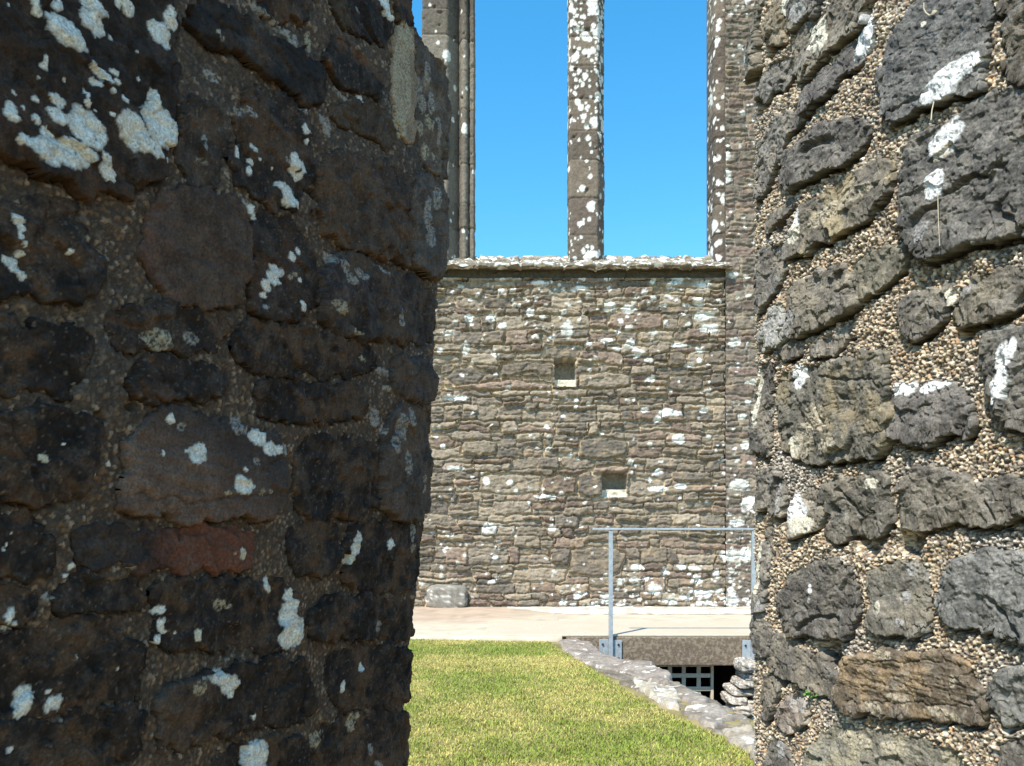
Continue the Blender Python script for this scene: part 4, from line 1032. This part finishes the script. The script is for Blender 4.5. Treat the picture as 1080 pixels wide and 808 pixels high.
# broken wall end on the far side of the pit
ruin = thing('broken_wall_end', 'broken end of pale rubble wall under the right end of the slab', 'wall', (2.9, 8.3, -1.38))
L = []
yr_ = 8.15
def rx_(px): return (px-CX)/F*yr_
def rz_(py): return CAMZ+(HY-py)/F*yr_
lay = [(699,711,785,806),(701,712,806,830),(713,719,790,822),(720,727,782,800),(719,728,800,824),(728,736,776,798),(729,741,798,830),(737,745,772,790),(741,749,788,806),(746,756,776,797),(748,758,797,835),(757,772,780,812),(757,772,812,840),(772,790,783,815),(772,792,815,845),(790,830,785,850)]
for i, (ya, yb, xa, xb) in enumerate(lay):
    xa -= 1
    L.append(((rx_((xa+xb)/2), yr_+.22+.02*(i % 3), (rz_(ya)+rz_(yb))/2), (rx_(xb)-rx_(xa)+.02, .42, rz_(ya)-rz_(yb)+.012), 500+i*3, (i % 3-1)*.06))
rocks('masonry', L, ruin, (.22,.185,.145), (.42,.365,.29), .5)
mb = MB(); mb.box(2.75, 3.45, 8.28, 8.48, -1.38, -.30); mb.box(2.98, 3.45, 2.4, 8.3, -1.38, -.02); mb.build('wall_core', M_CORE, ruin)

# ------------------------------------------------------------------ grass
def blades(N, seed, xr, yr):
    r = np.random.default_rng(seed)
    y = yr[0] + (yr[1]-yr[0])*r.random(N)**1.25; x = r.uniform(xr[0], xr[1], N)
    kg = np.array(KG); edge = np.interp(y, kg[::-1, 1], kg[::-1, 0]) + .03*gn(y*5, y*0, 8)
    ok = (x < edge) & (y < 8.50-.10*(x+1.0)-.005) & (np.abs(x) < .15+y*.62+.8)
    return x[ok], y[ok], r
x, y, r = blades(290000, 3, (-3.2, 1.8), (2.5, 8.62))
N = len(x)
pat = fbm(x, y, 1.1, 3, 71) + .5*fbm(x, y, 5, 3, 72)
straw = np.clip(sstep(-.36, .36, pat + .75*(r.random(N)-.5)), 0, 1)
hgt = (.009+.014*r.random(N))*(1-.25*straw)*(1+.4*sstep(.2, .5, gn(x*6, y*6, 73)))
wid = .0022+.0016*r.random(N); ang = r.random(N)*2*np.pi; lean = hgt*(.25+.9*r.random(N))
dx, dy = np.cos(ang), np.sin(ang); la = r.random(N)*2*np.pi; lx, ly = np.cos(la)*lean, np.sin(la)*lean
z0 = np.full(N, -.002)
v0 = np.stack([x-dx*wid, y-dy*wid, z0], 1); v1 = np.stack([x+dx*wid, y+dy*wid, z0], 1)
v2 = np.stack([x+dx*wid*.75+lx*.4, y+dy*wid*.75+ly*.4, hgt*.6], 1); v3 = np.stack([x-dx*wid*.75+lx*.4, y-dy*wid*.75+ly*.4, hgt*.6], 1)
v4 = np.stack([x+lx, y+ly, hgt], 1)
V = np.stack([v0, v1, v2, v3, v4], 1).reshape(-1, 3); i5 = np.arange(N)*5
q = np.stack([i5, i5+1, i5+2, i5+3], 1); t3 = np.stack([i5+3, i5+2, i5+4], 1)
gc = lerp(np.array((.235,.295,.055)), np.array((.54,.46,.15)), straw[:, None])*(.7+.6*r.random(N)[:, None])
o = raw_mesh('grass', V, [q, t3], M_GRASS, None, np.repeat(gc, 5, 0), smooth=False)
o['kind'] = 'stuff'

# ------------------------------------------------------------------ small plants on the right wall
def on_wall(W, px, py, h):
    u, z = W.unproject(px, py); p = W.base(np.array([u]), np.array([z]), np.array([h]))[0]
    a = float(np.interp(u, W.S, W.a)); return Vector(p), Vector((W.side*math.cos(a), -W.side*math.sin(a), 0))
p, n = on_wall(WR, 864, 736, .004)
weed = thing('weed', 'tiny green weed sprouting from the pebbly mortar joint', 'plant', p)
tn = Vector((0,0,1)).cross(n)
st = MB(); lf = MB(); rr = random.Random(4)
def leaf(mb, c, d, up, L, w):
    d = d.normalized(); s = d.cross(up).normalized()
    mb.add([c, c+d*L*.35+s*w+up*.001, c+d*L*.75+s*w*.7, c+d*L-up*.002, c+d*L*.75-s*w*.7, c+d*L*.35-s*w+up*.001, c+d*L*.5+up*.003],
           [(0,1,6),(1,2,6),(2,3,6),(3,4,6),(4,5,6),(5,0,6)])
for k in range(4):
    tip = p + n*rr.uniform(.010, .022) + tn*rr.uniform(-.016, .018) + Vector((0,0,rr.uniform(.006, .026)))
    st.tube(p, tip, .0008, .0005, 5)
    for j in range(4):
        leaf(lf, p.lerp(tip, .55+.15*j), n*rr.uniform(.1, .8)+tn*rr.uniform(-1, 1)+Vector((0,0,rr.uniform(-.3, .9))), (n+Vector((0,0,.6))).normalized(), rr.uniform(.008, .012), rr.uniform(.0028, .004))
st.build('stem', M_LEAF, weed); lf.build('leaves', M_LEAF, weed, smooth=True)

def path_tube(mb, pts, r):
    for a, b in zip(pts[:-1], pts[1:]): mb.tube(a, b, r, r*.9, 6)
p, n = on_wall(WR, 994, 18, .030)
sprig = thing('dry_sprig', 'pale curled dry sprig with one leaf caught on the slate grey block', 'sprig', p)
mb = MB(); path_tube(mb, [on_wall(WR, a, b, .031)[0] for a, b in ((988,7),(988,13),(990,17),(994,20),(998,18))], .0011); mb.build('stem', M_DRY, sprig)
mb = MB(); c, _ = on_wall(WR, 996, 19, .032); leaf(mb, c, on_wall(WR, 1004, 14, .033)[0]-c, n, .013, .0042); mb.build('leaf', M_DRY, sprig, smooth=True)
p, n = on_wall(WR, 998, 132, .034)
stalk = MB(); path_tube(stalk, [on_wall(WR, a, b, h)[0] for a, b, h in ((998,130,.036),(997,120,.032),(997,108,.026))], .0011)
o = stalk.build('dry_stalk', M_DRY); o['label'] = 'short pale dry stalk standing above the round white lichen disc'; o['category'] = 'stalk'
stalk = MB(); path_tube(stalk, [on_wall(WR, a, b, h)[0] for a, b, h in ((1007,206,.040),(1008,232,.041),(1009,262,.040))], .0008)
o = stalk.build('dry_stalk', M_DRY); o['label'] = 'long thin brown dry stalk hanging down the biggest dark block'; o['category'] = 'stalk'

# ------------------------------------------------------------------ camera, sun, sky
cam = bpy.data.cameras.new('camera'); co = bpy.data.objects.new('camera', cam); C.objects.link(co)
co.location = (0, 0, CAMZ); co.rotation_euler = (R(90), 0, 0)
cam.sensor_width = 36; cam.lens = F/1080*36; cam.shift_y = (HY-404)/1080; cam.clip_start = .02; cam.clip_end = 2000
bpy.context.scene.camera = co
S = Vector((-math.sin(AZ)*math.cos(EL), -math.cos(AZ)*math.cos(EL), math.sin(EL)))
sun = bpy.data.lights.new('sun', 'SUN'); sun.energy = 4.2; sun.angle = R(.5); sun.color = (1, .935, .83)
so = bpy.data.objects.new('sun', sun); C.objects.link(so); so.location = (-5, -6, 12); so.rotation_euler = S.to_track_quat('Z', 'Y').to_euler()
w = bpy.data.worlds.new('World'); bpy.context.scene.world = w; w.use_nodes = True
nt = w.node_tree; bg = nt.nodes['Background']
sky = nt.nodes.new('ShaderNodeTexSky'); sky.sky_type = 'NISHITA'; sky.sun_disc = False
sky.sun_elevation = EL; sky.sun_rotation = math.atan2(S.x, S.y) % (2*math.pi); sky.air_density = 1.0; sky.dust_density = .2; sky.ozone_density = 1.2
hs = nt.nodes.new('ShaderNodeHueSaturation'); hs.inputs['Hue'].default_value = .486; hs.inputs['Saturation'].default_value = 1.38; hs.inputs['Value'].default_value = 1.27
nt.links.new(sky.outputs['Color'], hs.inputs['Color']); nt.links.new(hs.outputs['Color'], bg.inputs['Color']); bg.inputs['Strength'].default_value = .15
vs_ = bpy.context.scene.view_settings
vs_.view_transform = 'Standard'; vs_.look = 'None'; vs_.exposure = .75; vs_.gamma = 1; vs_.use_curve_mapping = False
